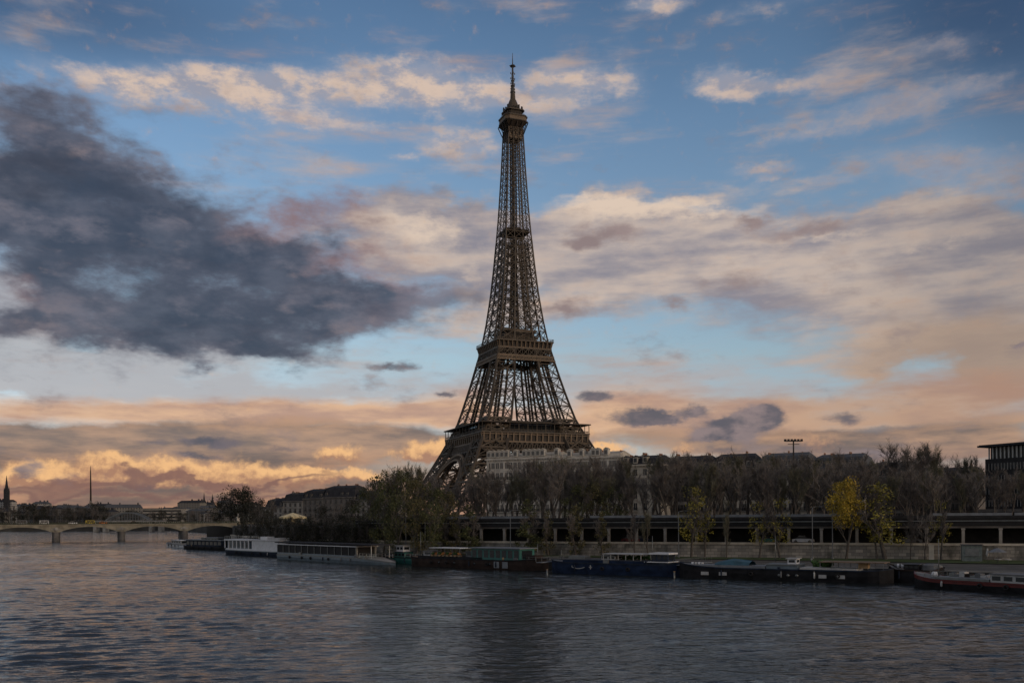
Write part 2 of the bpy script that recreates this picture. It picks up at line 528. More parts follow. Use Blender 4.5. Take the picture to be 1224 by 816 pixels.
M = {}
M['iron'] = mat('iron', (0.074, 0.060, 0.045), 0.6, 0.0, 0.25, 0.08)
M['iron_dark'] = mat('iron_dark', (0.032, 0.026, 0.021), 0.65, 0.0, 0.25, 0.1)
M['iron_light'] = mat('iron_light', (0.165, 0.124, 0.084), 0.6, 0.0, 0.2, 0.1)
M['antenna'] = mat('antenna', (0.10, 0.10, 0.10), 0.5, 0.2, 0.2, 0.5)
M['glass'] = mat('glass', (0.018, 0.022, 0.026), 0.12, 0.0, 0.2, 0.4, 0.35)
M['stone_pale'] = mat('stone_pale', (0.42, 0.38, 0.31), 0.85, 0, 0.3, 0.5, 0.2)
M['bridge_stone'] = mat('bridge_stone', (0.26, 0.235, 0.18), 0.85, 0, 0.35, 0.35, 0.2)
M['stone_grey'] = mat('stone_grey', (0.26, 0.245, 0.22), 0.85, 0, 0.3, 0.5, 0.2)
M['stone_white'] = mat('stone_white', (0.50, 0.47, 0.41), 0.85, 0, 0.25, 0.4, 0.2)
M['stone_dark'] = mat('stone_dark', (0.14, 0.13, 0.12), 0.85, 0, 0.3, 0.4, 0.2)
M['zinc'] = mat('zinc', (0.075, 0.08, 0.088), 0.7, 0.0, 0.25, 0.6, 0.15)
M['zinc_light'] = mat('zinc_light', (0.17, 0.185, 0.20), 0.5, 0.1, 0.25, 0.6)
M['slate'] = mat('slate', (0.036, 0.037, 0.042), 0.85, 0.0, 0.3, 0.8, 0.1)
M['chimney'] = mat('chimney', (0.22, 0.12, 0.08), 0.85, 0, 0.3, 1.0)
M['pane_dim'] = mat('pane_dim', (0.13, 0.125, 0.115), 0.3, 0, 0.35, 0.3, 0.3)
M['concrete'] = mat('concrete', (0.26, 0.255, 0.24), 0.85, 0, 0.3, 0.7, 0.2, stretch=(1, 1, 0.4))
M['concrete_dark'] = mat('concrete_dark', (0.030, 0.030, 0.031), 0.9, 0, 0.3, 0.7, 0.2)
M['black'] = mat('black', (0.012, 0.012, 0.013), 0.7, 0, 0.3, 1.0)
M['asphalt'] = mat('asphalt', (0.05, 0.05, 0.052), 0.9, 0, 0.25, 1.5)
M['bark'] = mat('bark', (0.085, 0.075, 0.065), 0.9, 0, 0.35, 2.0)
M['twig'] = mat('twig', (0.135, 0.120, 0.108), 0.9, 0, 0.35, 0.5)
M['twig_pale'] = mat('twig_pale', (0.195, 0.175, 0.158), 0.9, 0, 0.35, 0.5)
M['twig_olive'] = mat('twig_olive', (0.135, 0.128, 0.088), 0.9, 0, 0.35, 0.5)
M['leaf_green'] = mat('leaf_green', (0.085, 0.092, 0.034), 0.75, 0, 0.5, 0.6, col2=(0.045, 0.052, 0.024))
M['leaf_olive'] = mat('leaf_olive', (0.110, 0.100, 0.040), 0.75, 0, 0.5, 0.6, col2=(0.060, 0.056, 0.028))
M['leaf_yellow'] = mat('leaf_yellow', (0.47, 0.33, 0.036), 0.7, 0, 0.4, 0.6, col2=(0.20, 0.155, 0.026))
M['leaf_lime'] = mat('leaf_lime', (0.27, 0.23, 0.032), 0.7, 0, 0.4, 0.6, col2=(0.085, 0.085, 0.02))
M['leaf_dark'] = mat('leaf_dark', (0.036, 0.036, 0.022), 0.8, 0, 0.5, 0.5, col2=(0.020, 0.021, 0.016))
M['white'] = mat('white', (0.60, 0.61, 0.62), 0.4, 0, 0.12, 1.2)
M['offwhite'] = mat('offwhite', (0.36, 0.36, 0.35), 0.5, 0, 0.2, 1.2)
M['cream'] = mat('cream', (0.55, 0.45, 0.25), 0.6, 0, 0.15, 1.0)
M['hull_black'] = mat('hull_black', (0.018, 0.018, 0.020), 0.7, 0, 0.45, 0.7, 0.12)
M['hull_brown'] = mat('hull_brown', (0.035, 0.024, 0.020), 0.7, 0, 0.45, 0.7, 0.12)
M['hull_blue'] = mat('hull_blue', (0.013, 0.024, 0.054), 0.7, 0, 0.45, 0.7, 0.12)
M['hull_navy'] = mat('hull_navy', (0.02, 0.028, 0.045), 0.7, 0, 0.45, 0.7, 0.12)
M['hull_slate'] = mat('hull_slate', (0.13, 0.17, 0.20), 0.4, 0, 0.2, 0.8, 0.4)
M['hull_teal'] = mat('hull_teal', (0.03, 0.13, 0.115), 0.45, 0, 0.25, 0.8, 0.4)
M['red'] = mat('red', (0.10, 0.014, 0.013), 0.45, 0, 0.25, 0.9)
M['deck_grey'] = mat('deck_grey', (0.13, 0.135, 0.14), 0.7, 0, 0.3, 0.8)
M['deck_wood'] = mat('deck_wood', (0.16, 0.11, 0.07), 0.7, 0, 0.3, 0.8)
M['tarp_blue'] = mat('tarp_blue', (0.028, 0.085, 0.12), 0.6, 0, 0.3, 0.8)
M['tan'] = mat('tan', (0.32, 0.22, 0.12), 0.7, 0, 0.2, 0.8)
M['metal'] = mat('metal', (0.16, 0.17, 0.17), 0.4, 0.5, 0.2, 1.0)
M['lamp_pale'] = mat('lamp_pale', (0.45, 0.45, 0.43), 0.4, 0.2, 0.1, 1.0)
M['plant'] = mat('plant', (0.05, 0.10, 0.025), 0.7, 0, 0.4, 1.5)
M['flower'] = mat('flower', (0.40, 0.16, 0.04), 0.7, 0, 0.4, 2.5)
M['orange'] = mat('orange', (0.5, 0.14, 0.02), 0.6, 0, 0.2, 1.0)
M['yellow'] = mat('yellow', (0.34, 0.26, 0.03), 0.6, 0, 0.2, 1.0)
M['grass'] = mat('grass', (0.045, 0.07, 0.02), 0.9, 0, 0.4, 0.3)


# ================================================================== setting
# river edge along the near quay, from beyond the picture's right to the far bend
QUAY = [(190, 30), (120, 96), (72, 134), (54, 151), (31, 166), (8, 184), (-28, 217), (-67, 262), (-100, 332), (-149, 521), (-190, 640), (-240, 780), (-345, 950)]
WALL = [(190, 124), (139, 146.5), (92, 167), (48, 186), (5, 205), (-32, 226), (-70, 266), (-101, 334)]
UP_Z = 8.0            # street level above the river
LOW_Z = 1.7           # lower quay


def lerp_line(pts, s):
    """point and unit direction at arc length s along a polyline"""
    for (a, b) in zip(pts, pts[1:]):
        a, b = Vector((*a, 0)), Vector((*b, 0))
        L = (b - a).length
        if s <= L or (b.x, b.y) == tuple(pts[-1]):
            d = (b - a).normalized()
            return a + d * s, d
        s -= L


def line_len(pts):
    return sum((Vector((*b, 0)) - Vector((*a, 0))).length for a, b in zip(pts, pts[1:]))


# water
def water_mat():
    m = bpy.data.materials.new('river_water')
    m.use_nodes = True
    b = NB(m.node_tree)
    p = m.node_tree.nodes['Principled BSDF']
    p.inputs['Base Color'].default_value = (0.016, 0.020, 0.021, 1)
    p.inputs['Roughness'].default_value = 0.08
    p.inputs['IOR'].default_value = 1.333
    p.inputs['Specular IOR Level'].default_value = 0.27
    g = b.new('ShaderNodeNewGeometry')
    P = g.outputs['Position']
    # only the finest ripples are bump; the waves themselves are modelled
    Pw = b.v('MULTIPLY', P, (0.4, 1.0, 1.0))
    n2b = b.noise(b.v('ADD', Pw, (11, 33, 0)), 0.9, 2, 0.5)
    n3 = b.noise(b.v('ADD', Pw, (7, 90, 0)), 2.3, 3, 0.6)
    sl = b.rng(b.noise(b.v('MULTIPLY', P, (0.018, 0.045, 1)), 1.0, 4, 0.6), 0.36, 0.64, 0.5, 1.3)
    h = b.m('ADD', b.m('MULTIPLY', n2b, 0.30), b.m('MULTIPLY', n3, 0.12))
    bn = b.new('ShaderNodeBump')
    b.put(bn.inputs['Strength'], b.m('MULTIPLY', sl, 0.75))
    bn.inputs['Distance'].default_value = 1.0
    b.put(bn.inputs['Height'], h)
    b.put(p.inputs['Normal'], bn.outputs[0])
    return m


def river_mesh():
    import numpy as np
    rg = np.random.default_rng(4)
    ys = [42.0]
    while ys[-1] < 1050:
        ys.append(ys[-1] * 1.0036)
    ys = np.array(ys)
    nx = 520
    sx = np.linspace(-1, 1, nx)
    X = (0.64 * ys + 14)[:, None] * sx[None, :]
    Y = np.repeat(ys[:, None], nx, 1)
    D = (0.0036 * ys)[:, None]
    Z = np.zeros_like(X)
    N = 90
    lam = np.exp(rg.uniform(np.log(0.6), np.log(5.0), N))
    th = rg.normal(0.0, 0.42, N) + math.radians(-78)
    gust = 0
    for k in range(7):
        gust = gust + np.sin(X * rg.uniform(-.09, .09) + Y * rg.uniform(-.16, .16) + rg.uniform(0, 6.3)) / 7
    gust = np.clip(1.0 + 0.8 * gust, .6, 1.4)
    for l, t in zip(lam, th):
        k = 2 * math.pi / l
        sl = 0.125 * math.sqrt(2.0 / N) * (1.25 if l < 4 else .8)
        fade = np.clip((l / D - 2.0) / 2.0, 0, 1)
        env = 0.6 + 0.6 * np.sin(X * k * rg.uniform(.04, .11) * rg.choice((-1, 1)) + Y * k * rg.uniform(.04, .11) + rg.uniform(0, 6.3))
        Z += fade * gust * env * (sl / k) * np.sin(k * (math.cos(t) * X + math.sin(t) * Y) + rg.uniform(0, 6.3))
    n = len(ys)
    co = np.stack([X, Y, Z], -1).reshape(-1, 3)
    out = np.array([(-6000, -400, -.4), (6000, -400, -.4), (6000, 9000, -.4), (-6000, 9000, -.4)])
    co = np.concatenate([co, out]).astype(np.float32)
    i = np.arange((n - 1) * nx).reshape(n - 1, nx)[:, :-1].ravel()
    q = np.stack([i, i + 1, i + 1 + nx, i + nx], -1)
    q = np.concatenate([q, [[n * nx, n * nx + 1, n * nx + 2, n * nx + 3]]]).astype(np.int32)
    me = bpy.data.meshes.new('river_water')
    me.vertices.add(len(co)); me.vertices.foreach_set('co', co.ravel())
    me.loops.add(q.size); me.loops.foreach_set('vertex_index', q.ravel())
    me.polygons.add(len(q)); me.polygons.foreach_set('loop_start', np.arange(0, q.size, 4, dtype=np.int32))
    me.polygons.foreach_set('use_smooth', np.ones(len(q), dtype=bool))
    me.materials.append(water_mat())
    me.update(calc_edges=True)
    return me


tag(link('river_water', river_mesh()), kind='structure')

# street level land, one sheet to the horizon with its edge along the wall and the far bank
A = [Vector((*p, 0)) for p in WALL]
def off(pts, d):
    out = []
    for i, p in enumerate(pts):
        t = (pts[min(i + 1, len(pts) - 1)] - pts[max(i - 1, 0)]).normalized()
        nrm = Vector((t.y, -t.x, 0))
        if nrm.y < 0:
            nrm = -nrm
        out.append(p + nrm * d)
    return out
edge = [(p.x, p.y) for p in off(A, 10.2)][:5] + [(-36, 239.5), (-42, 236)] + [(p.x, p.y) for p in off(A, .6)][6:] + [(-149, 522), (-176, 536), (-208, 640), (-258, 786), (-352, 958), (-520, 1010), (-900, 985), (-2500, 900), (-6000, 700)]
mb = MB()
top = [(x, y, UP_Z) for x, y in edge]
far = [(6000, 20, UP_Z), (6000, 9000, UP_Z), (-6000, 9000, UP_Z)]
poly = top + far[::-1]
mb.add(poly + [(x, y, -1) for x, y in edge], [tuple(range(len(poly)))] + [(i, i + len(poly), i + 1 + len(poly), i + 1) for i in range(len(edge) - 1)])
land = mb.build('ground', mat('ground', (0.06, 0.058, 0.052), 0.95, 0, 0.35, 0.05))
tag(land, kind='structure')
bm = bmesh.new(); bm.from_mesh(land.data); bmesh.ops.triangulate(bm, faces=[f for f in bm.faces if len(f.verts) > 4]); bmesh.ops.recalc_face_normals(bm, faces=bm.faces); bm.to_mesh(land.data); bm.free()

# far bank skirt behind the bend stays low: a sloping grassy bank
# lower quay: paved strip between the river edge and the retaining wall
mb = MB()
nq = 40
Lq, Lw = line_len(QUAY[:10]), line_len(WALL)
qa, wa = [], []
for i in range(nq + 1):
    t = i / nq
    q, _ = lerp_line(QUAY[:9], line_len(QUAY[:9]) * t * 0.9999)
    w_, _ = lerp_line(WALL, Lw * t * 0.9999)
    qa.append(q); wa.append(w_)
vs = [(q.x, q.y, LOW_Z) for q in qa] + [(v.x - .3 * 0, v.y, LOW_Z + .25) for v in wa] + [(q.x, q.y, -2) for q in qa]
n = nq + 1
mb.add(vs, [(i, i + 1, i + 1 + n, i + n) for i in range(nq)] + [(i + 2 * n, i + 1 + 2 * n, i + 1, i) for i in range(nq)])
paving = mat('quay_paving', (0.075, 0.072, 0.066), 0.9, 0, 0.35, 0.3, bump=0.2)
tag(mb.build('lower_quay', paving), kind='structure')
# kerb stones along the water
mb = MB()
for a, b in zip(qa, qa[1:]):
    mb.bar((a.x, a.y, LOW_Z + .06), (b.x, b.y, LOW_Z + .06), 0.5, 0.22, caps=True)
tag(mb.build('quay_kerb', M['stone_grey']), kind='structure')
# strips of grass along the foot of the wall
mb = MB()
for i in range(nq):
    a, b, c, d = qa[i], qa[i + 1], wa[i + 1], wa[i]
    p = [d.lerp(a, .02), c.lerp(b, .02), c.lerp(b, .34), d.lerp(a, .34)]
    if 4 < i < 30:
        mb.add([(v.x, v.y, LOW_Z + .30) for v in p], [(3, 2, 1, 0)])
tag(mb.build('grass_strip', M['grass']), kind='structure')

# upper street
mb = MB()
for nm, d0, d1, z, mt in (('road', 14, 27, .004, 'asphalt'),):
    a, b = off(A, d0), off(A, d1)
    mb = MB()
    mb.add([(p.x, p.y, UP_Z + z) for p in a] + [(p.x, p.y, UP_Z + z) for p in b], [(i, i + 1, i + 1 + len(a), i + len(a)) for i in range(len(a) - 1)])
    tag(mb.build(nm, M[mt]), kind='structure')

# retaining wall with pale coping
def strip_wall(pts, z0, z1, th, mi, mb):
    back = off(pts, th)
    n = len(pts)
    vs = [(p.x, p.y, z) for z in (z0, z1) for p in pts] + [(p.x, p.y, z) for z in (z0, z1) for p in back]
    fs = []
    for i in range(n - 1):
        fs += [(i, i + 1, i + 1 + n, i + n), (i + n, i + 1 + n, i + 1 + 3 * n, i + 3 * n), (i + 1 + 2 * n, i + 2 * n, i + 3 * n, i + 1 + 3 * n), (i, i + 2 * n, i + 1 + 2 * n, i + 1)]
    fs += [(0, n, 3 * n, 2 * n), (n - 1, 3 * n - 1, 4 * n - 1, 2 * n - 1)]
    mb.add(vs, fs, mi)


def masonry(name, c1, c2, sx, sz):
    m = bpy.data.materials.new(name)
    m.use_nodes = True
    b = NB(m.node_tree)
    p = m.node_tree.nodes['Principled BSDF']
    p.inputs['Roughness'].default_value = 0.9
    t = b.new('ShaderNodeTexCoord')
    x, y, z = b.sep(t.outputs['Object'])
    br = b.new('ShaderNodeTexBrick')
    b.put(br.inputs['Vector'], b.xyz(b.m('SUBTRACT', x, b.m('MULTIPLY', y, 0.6)), z, 0))
    br.inputs['Scale'].default_value = 1.0
    br.inputs['Brick Width'].default_value = sx
    br.inputs['Row Height'].default_value = sz
    br.inputs['Mortar Size'].default_value = 0.03
    br.inputs['Color1'].default_value = (*c1, 1)
    br.inputs['Color2'].default_value = (*c2, 1)
    br.inputs['Mortar'].default_value = (c2[0] * .5, c2[1] * .5, c2[2] * .5, 1)
    n = b.noise(b.v('MULTIPLY', t.outputs['Object'], (.5, .5, .25)), 0.6, 6, .65)
    out = b.mix(b.rng(n, .42, .72), br.outputs[0], (0.055, 0.055, 0.045, 1))
    b.put(p.inputs['Base Color'], out)
    return m


M['masonry'] = masonry('masonry', (0.36, 0.33, 0.28), (0.17, 0.16, 0.145), 1.6, 0.62)
wall_t = thing('retaining_wall', 'long stone retaining wall with pale coping behind the lower quay, under the railway columns', 'wall', (A[4].x, A[4].y, 0))
loc0 = Vector((A[4].x, A[4].y, 0))
pts = [p - loc0 for p in A]
AG = A[:6] + [Vector((-40, 234, 0))]
mb = MB(); strip_wall(pts, 0.5, 4.55, 0.9, 0, mb); mb.build('wall', M['masonry'], wall_t)
mb = MB(); strip_wall(off(pts, -0.22), 4.56, 4.95, 1.3, 0, mb); mb.build('coping', M['stone_pale'], wall_t)

# covered railway along the quay: columns, deck, parapet band and dark back wall
pts = [p - loc0 for p in AG]
gal = thing('railway_gallery', 'long dark covered railway gallery with pale columns along the upper quay', 'railway gallery', loc0)
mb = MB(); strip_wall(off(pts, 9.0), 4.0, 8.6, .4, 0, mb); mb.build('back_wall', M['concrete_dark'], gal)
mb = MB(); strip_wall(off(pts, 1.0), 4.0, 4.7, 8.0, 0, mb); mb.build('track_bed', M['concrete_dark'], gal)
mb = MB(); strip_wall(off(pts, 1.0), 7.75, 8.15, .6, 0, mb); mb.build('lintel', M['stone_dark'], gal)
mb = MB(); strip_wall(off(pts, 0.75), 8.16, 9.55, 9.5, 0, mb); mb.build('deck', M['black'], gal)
mb = MB(); strip_wall(off(pts, .6), 9.0, 9.16, .14, 0, mb); mb.build('service_rail', M['metal'], gal)
mb = MB(); strip_wall(off(pts, 0.55), 9.56, 9.80, .35, 0, mb); strip_wall(off(pts, 9.3), 9.56, 10.1, .35, 0, mb); mb.build('edge_rail', M['concrete_dark'], gal)
Lg = line_len([(p.x, p.y) for p in pts])
pp = [(p.x, p.y) for p in off(pts, 2.6)]
s = 0.0
k = 0
while s < Lg - 16:
    a, d = lerp_line(pp, s); b, _ = lerp_line(pp, s + 13.2)
    if k not in (9, 14, 19, 22):
        mb = MB()
        mb.bar((a.x, a.y, 10.30), (b.x, b.y, 10.30), .22, .50, caps=True)
        mb.build('parapet', M['zinc_light'], gal)
    s += 13.6; k += 1
mb = MB()
cme = None
sp = 6.15
nC = 0
pc = [(p.x, p.y) for p in off(pts, 1.3)]
s = 42.0
while s < Lg - 30 and nC < 60:
    a, d = lerp_line(pc, s)
    if cme is None:
        c_ = MB(); c_.box(-.26, .26, -.28, .28, 4.72, 7.74); c_.box(-.34, .34, -.34, .34, 7.4, 7.74); c_.box(-.34, .34, -.34, .34, 4.71, 5.0)
        cme = c_.mesh('column', M['stone_grey'])
    o = link('column', cme, gal)
    o.location = (a.x, a.y, 0); o.rotation_euler = (0, 0, math.atan2(d.y, d.x))
    s += sp * (1.0 if nC % 5 else 1.06); nC += 1


# ================================================================== the iron tower
PROF = [(0, 62.4), (14, 54.5), (28, 47.0), (42, 39.8), (57.6, 32.6), (63, 30.4), (75, 27.0), (90, 23.2), (108, 19.0), (115.7, 17.4), (131, 15.0), (150, 12.7), (170, 10.9), (190, 9.4), (208, 8.2), (240, 6.6), (265, 5.6), (276, 5.2)]
LEGW = [(0, 25.0), (28, 20.5), (57.6, 15.2), (63, 15.6), (90, 13.8), (115.7, 10.6), (131, 9.2), (160, 7.9), (190, 7.0), (208, 8.2)]


def interp(tab, h):
    for (a, va), (b, vb) in zip(tab, tab[1:]):
        if h <= b:
            return va + (vb - va) * (h - a) / (b - a)
    return tab[-1][1]


OUT = lambda h: interp(PROF, h)
LW = lambda h: min(interp(LEGW, h), interp(PROF, h) - 0.4)
T_Z = 10.0
tower = thing('lattice_tower', 'tall brown iron lattice tower with three platforms and an antenna', 'tower', (2.3, 623.0, T_Z), R(22))


def corner(h, sx, sy, ix, iy):
    o, l = OUT(h), LW(h)
    return Vector((sx * (o - l * ix), sy * (o - l * iy), h))


def panel(mb, a0, b0, a1, b1, w, sub=True, mi=0):
    """an X braced panel between two chords a and b, with a finer net inside"""
    a0, b0, a1, b1 = Vector(a0), Vector(b0), Vector(a1), Vector(b1)
    mb.bar(a0, b1, w, w, mi)
    mb.bar(b0, a1, w, w, mi)
    mb.bar(a1, b1, w * 1.1, w * 1.1, mi)
    if sub:
        ma, mbb = (a0 + a1) / 2, (b0 + b1) / 2
        mt, m0 = (a1 + b1) / 2, (a0 + b0) / 2
        f = w * .55
        mb.bar(ma, mbb, f, f, mi)
        for p, q in ((ma, mt), (mt, mbb), (mbb, m0), (m0, ma)):
            mb.bar(p, q, f, f, mi)


def lace(mb, a0, a1, b0, b1, n, w, mi=0):
    """zigzag between two close lines"""
    a0, a1, b0, b1 = map(Vector, (a0, a1, b0, b1))
    for i in range(n):
        p = a0.lerp(a1, i / n) if i % 2 == 0 else b0.lerp(b1, i / n)
        q = b0.lerp(b1, (i + 1) / n) if i % 2 == 0 else a0.lerp(a1, (i + 1) / n)
        mb.bar(p, q, w, w, mi)


def leg_section(mb, sx, sy, levels, cw, dw, sub=True):
    for h0, h1 in zip(levels, levels[1:]):
        cs = [(0, 0), (1, 0), (1, 1), (0, 1)]
        for k in range(4):
            a, b = cs[k], cs[(k + 1) % 4]
            A0, A1 = corner(h0, sx, sy, *a), corner(h1, sx, sy, *a)
            B0, B1 = corner(h0, sx, sy, *b), corner(h1, sx, sy, *b)
            mb.bar(A0, A1, cw, cw, 0)
            panel(mb, A0, B0, A1, B1, dw, sub)
            if not sub:
                mb.bar((A0 + A1) / 2, (B0 + B1) / 2, dw * .6, dw * .6, 0)
        # diaphragm
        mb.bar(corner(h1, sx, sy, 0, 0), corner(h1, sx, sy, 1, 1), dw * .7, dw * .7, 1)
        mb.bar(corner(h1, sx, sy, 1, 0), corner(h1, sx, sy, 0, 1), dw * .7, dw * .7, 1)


IR = [M['iron'], M['iron_dark'], M['iron_light']]
for sx in (-1, 1):
    for sy in (-1, 1):
        mb = MB()
        o = 62.4
        for ix in (0, 1):
            for iy in (0, 1):
                c = corner(0, sx, sy, ix, iy)
                mb.box(c.x - 3, c.x + 3, c.y - 3, c.y + 3, -2, 1.5, 1)
        leg_section(mb, sx, sy, [0, 11, 22, 33, 43.5, 52], 1.5, .8)
        leg_section(mb, sx, sy, [52, 57.6, 63], 1.3, .8)
        leg_section(mb, sx, sy, [63, 72.5, 82, 91.5, 100.5, 108.5], 1.2, .42, False)
        leg_section(mb, sx, sy, [108.5, 115.7], 1.1, .62)
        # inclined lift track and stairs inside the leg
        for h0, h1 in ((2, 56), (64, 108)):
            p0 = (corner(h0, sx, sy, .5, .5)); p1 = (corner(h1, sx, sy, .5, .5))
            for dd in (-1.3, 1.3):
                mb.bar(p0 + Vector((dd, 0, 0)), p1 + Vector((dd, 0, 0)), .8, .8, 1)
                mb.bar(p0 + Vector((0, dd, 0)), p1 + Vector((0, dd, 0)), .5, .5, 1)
        leg_section(mb, sx, sy, [115.7, 123.5, 131, 138.5, 145.5, 152, 158.5, 165, 171, 177, 183, 189], .85, .36, False)
        mb.build('leg', IR, tower)

# horizontal frames and thin X ties joining the legs above the second platform, one lattice per side
LV = (116.5, 123.5, 131, 138.5, 145.5, 152, 158.5, 165, 171, 177, 183, 189)
for s in (-1, 1):
    for ax in (0, 1):
        mb = MB()
        f = (lambda u, v, z: Vector((u, v, z))) if ax == 0 else (lambda u, v, z: Vector((v, u, z)))
        for h0, h in zip(LV, LV[1:]):
            o, o0 = OUT(h), OUT(h0)
            i, i0 = o - LW(h), o0 - LW(h0)
            mb.bar(f(-i, s * o, h), f(i, s * o, h), .55)
            mb.bar(f(-i, s * o, h - 1.5), f(i, s * o, h - 1.5), .4)
            if i > .8:
                lace(mb, f(-i, s * o, h), f(i, s * o, h), f(-i, s * o, h - 1.5), f(i, s * o, h - 1.5), 4, .25)
            mb.bar(f(-i0, s * o0, h0), f(i, s * o, h), .3)
            mb.bar(f(i0, s * o0, h0), f(-i, s * o, h), .3)
        mb.build('cross_bracing', IR, tower)

# upper shaft, one pylon of four two-panel faces
mb = MB()
hs = [189]
while hs[-1] < 270:
    hs.append(min(271.5, hs[-1] + 5.6 - (hs[-1] - 189) * .014))
for h0, h1 in zip(hs, hs[1:]):
    o0, o1 = OUT(h0), OUT(h1)
    for ax in range(4):
        rot = Matrix.Rotation(ax * math.pi / 2, 3, 'Z')
        f = lambda u, v, z: rot @ Vector((u, v, z))
        k0, k1 = o0 * .34, o1 * .34
        mb.bar(f(-o0, -o0, h0), f(-o1, -o1, h1), .7)
        mb.bar(f(-k0, -o0, h0), f(-k1, -o1, h1), .5)
        mb.bar(f(k0, -o0, h0), f(k1, -o1, h1), .5)
        panel(mb, f(-o0, -o0, h0), f(-k0, -o0, h0), f(-o1, -o1, h1), f(-k1, -o1, h1), .26, False)
        panel(mb, f(k0, -o0, h0), f(o0, -o0, h0), f(k1, -o1, h1), f(o1, -o1, h1), .26, False)
        panel(mb, f(-k0, -o0, h0), f(k0, -o0, h0), f(-k1, -o1, h1), f(k1, -o1, h1), .24, False)
mb.build('upper_shaft', IR, tower)

# lift core and stairs in the middle of the upper part
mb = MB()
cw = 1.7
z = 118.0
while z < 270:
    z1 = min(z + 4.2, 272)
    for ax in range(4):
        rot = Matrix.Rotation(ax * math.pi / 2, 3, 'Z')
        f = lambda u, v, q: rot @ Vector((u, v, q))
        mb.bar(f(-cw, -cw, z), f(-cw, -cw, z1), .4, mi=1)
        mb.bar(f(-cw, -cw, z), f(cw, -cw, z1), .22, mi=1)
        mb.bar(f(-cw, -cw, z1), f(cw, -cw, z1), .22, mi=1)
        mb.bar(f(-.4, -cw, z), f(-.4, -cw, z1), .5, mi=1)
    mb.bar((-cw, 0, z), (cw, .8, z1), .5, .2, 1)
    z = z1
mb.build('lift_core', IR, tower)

# small platform half way up
mb = MB()
o = OUT(196)
mb.box(-o + .6, o - .6, -o + .6, o - .6, 195.6, 196.2, 1)
mb.box(-3.4, 3.4, -3.4, 3.4, 196.2, 198.8, 1)
mb.box(-o + .2, o - .2, -o + .2, o - .2, 194.0, 194.5, 0)
mb.build('middle_platform', IR, tower)


def ring(mb, half, z0, z1, th, mi):
    for ax in range(4):
        rot = Matrix.Rotation(ax * math.pi / 2, 3, 'Z')
        c = [(-half, -half), (half - th, -half), (half - th, -half + th), (-half, -half + th)]
        vs = [rot @ Vector((x, y, z)) for z in (z0, z1) for x, y in c]
        mb.add(vs, [(3, 2, 1, 0), (4, 5, 6, 7), (0, 1, 5, 4), (1, 2, 6, 5), (2, 3, 7, 6), (3, 0, 4, 7)], mi)


def girder(mb, o0, z0, o1, z1, n, w, mi=0, chords=.9):
    """lattice girder round the four sides"""
    for ax in range(4):
        rot = Matrix.Rotation(ax * math.pi / 2, 3, 'Z')
        f = lambda u, v, q: rot @ Vector((u, v, q))
        mb.bar(f(-o0, -o0, z0), f(o0, -o0, z0), chords, chords, mi)
        mb.bar(f(-o1, -o1, z1), f(o1, -o1, z1), chords, chords, mi)
        for i in range(n):
            t0, t1 = -1 + 2 * i / n, -1 + 2 * (i + 1) / n
            mb.bar(f(t0 * o0, -o0, z0), f(t1 * o1, -o1, z1), w, w, mi)
            mb.bar(f(t1 * o0, -o0, z0), f(t0 * o1, -o1, z1), w, w, mi)
            mb.bar(f(t0 * o0, -o0, z0), f(t0 * o1, -o1, z1), w, w, mi)


# first platform
p1 = thing('first_platform', None, None); p1.parent = tower; p1.location = (0, 0, -4.2); p1.scale = (1.045, 1.045, 1)
mb = MB()
girder(mb, 36.6, 46.2, 34.6, 51.4, 22, .55, 0, 1.1)
girder(mb, 30.0, 46.2, 29.0, 51.4, 16, .6, 1, 1.0)
for ax in range(4):
    rot = Matrix.Rotation(ax * math.pi / 2, 3, 'Z')
    f = lambda u, v, q: rot @ Vector((u, v, q))
    for i in range(23):
        t = -1 + 2 * i / 22
        mb.bar(f(t * 33, -33, 45.8), f(t * 29, -27, 51.4), .4, .4, 1)
mb.build('girder', IR, p1)
mb = MB()
ring(mb, 34.6, 51.6, 57.0, 1.0, 1)          # frieze
ring(mb, 35.6, 57.0, 57.9, 24, 0)           # floor slab
ring(mb, 35.2, 51.2, 51.9, 1.6, 2)
ring(mb, 35.4, 55.9, 56.4, 1.4, 2)
for ax in range(4):
    rot = Matrix.Rotation(ax * math.pi / 2, 3, 'Z')
    f = lambda u, v, q: rot @ Vector((u, v, q))
    for i in range(19):
        u = -34.2 + 68.4 * i / 18
        mb.bar(f(u, -34.9, 51.8), f(u, -35.4, 56.9), .75, .8, 2)
mb.build('frieze', IR, p1)
mb = MB()
for ax in range(4):
    rot = Matrix.Rotation(ax * math.pi / 2, 3, 'Z')
    f = lambda u, v, q: rot @ Vector((u, v, q))
    for i in range(37):
        u = -35.2 + 70.4 * i / 36
        mb.bar(f(u, -35.2, 57.9), f(u, -35.2, 63.2 if i % 3 == 0 else 59.2), .34 if i % 3 == 0 else .12, None, 0)
    mb.bar(f(-35.2, -35.2, 59.2), f(35.2, -35.2, 59.2), .3, .2, 0)
    mb.bar(f(-35.2, -35.2, 58.6), f(35.2, -35.2, 58.6), .2, .12, 0)
ring(mb, 36.2, 63.2, 63.9, 6.5, 1)
mb.build('gallery', IR, p1)
mb = MB()
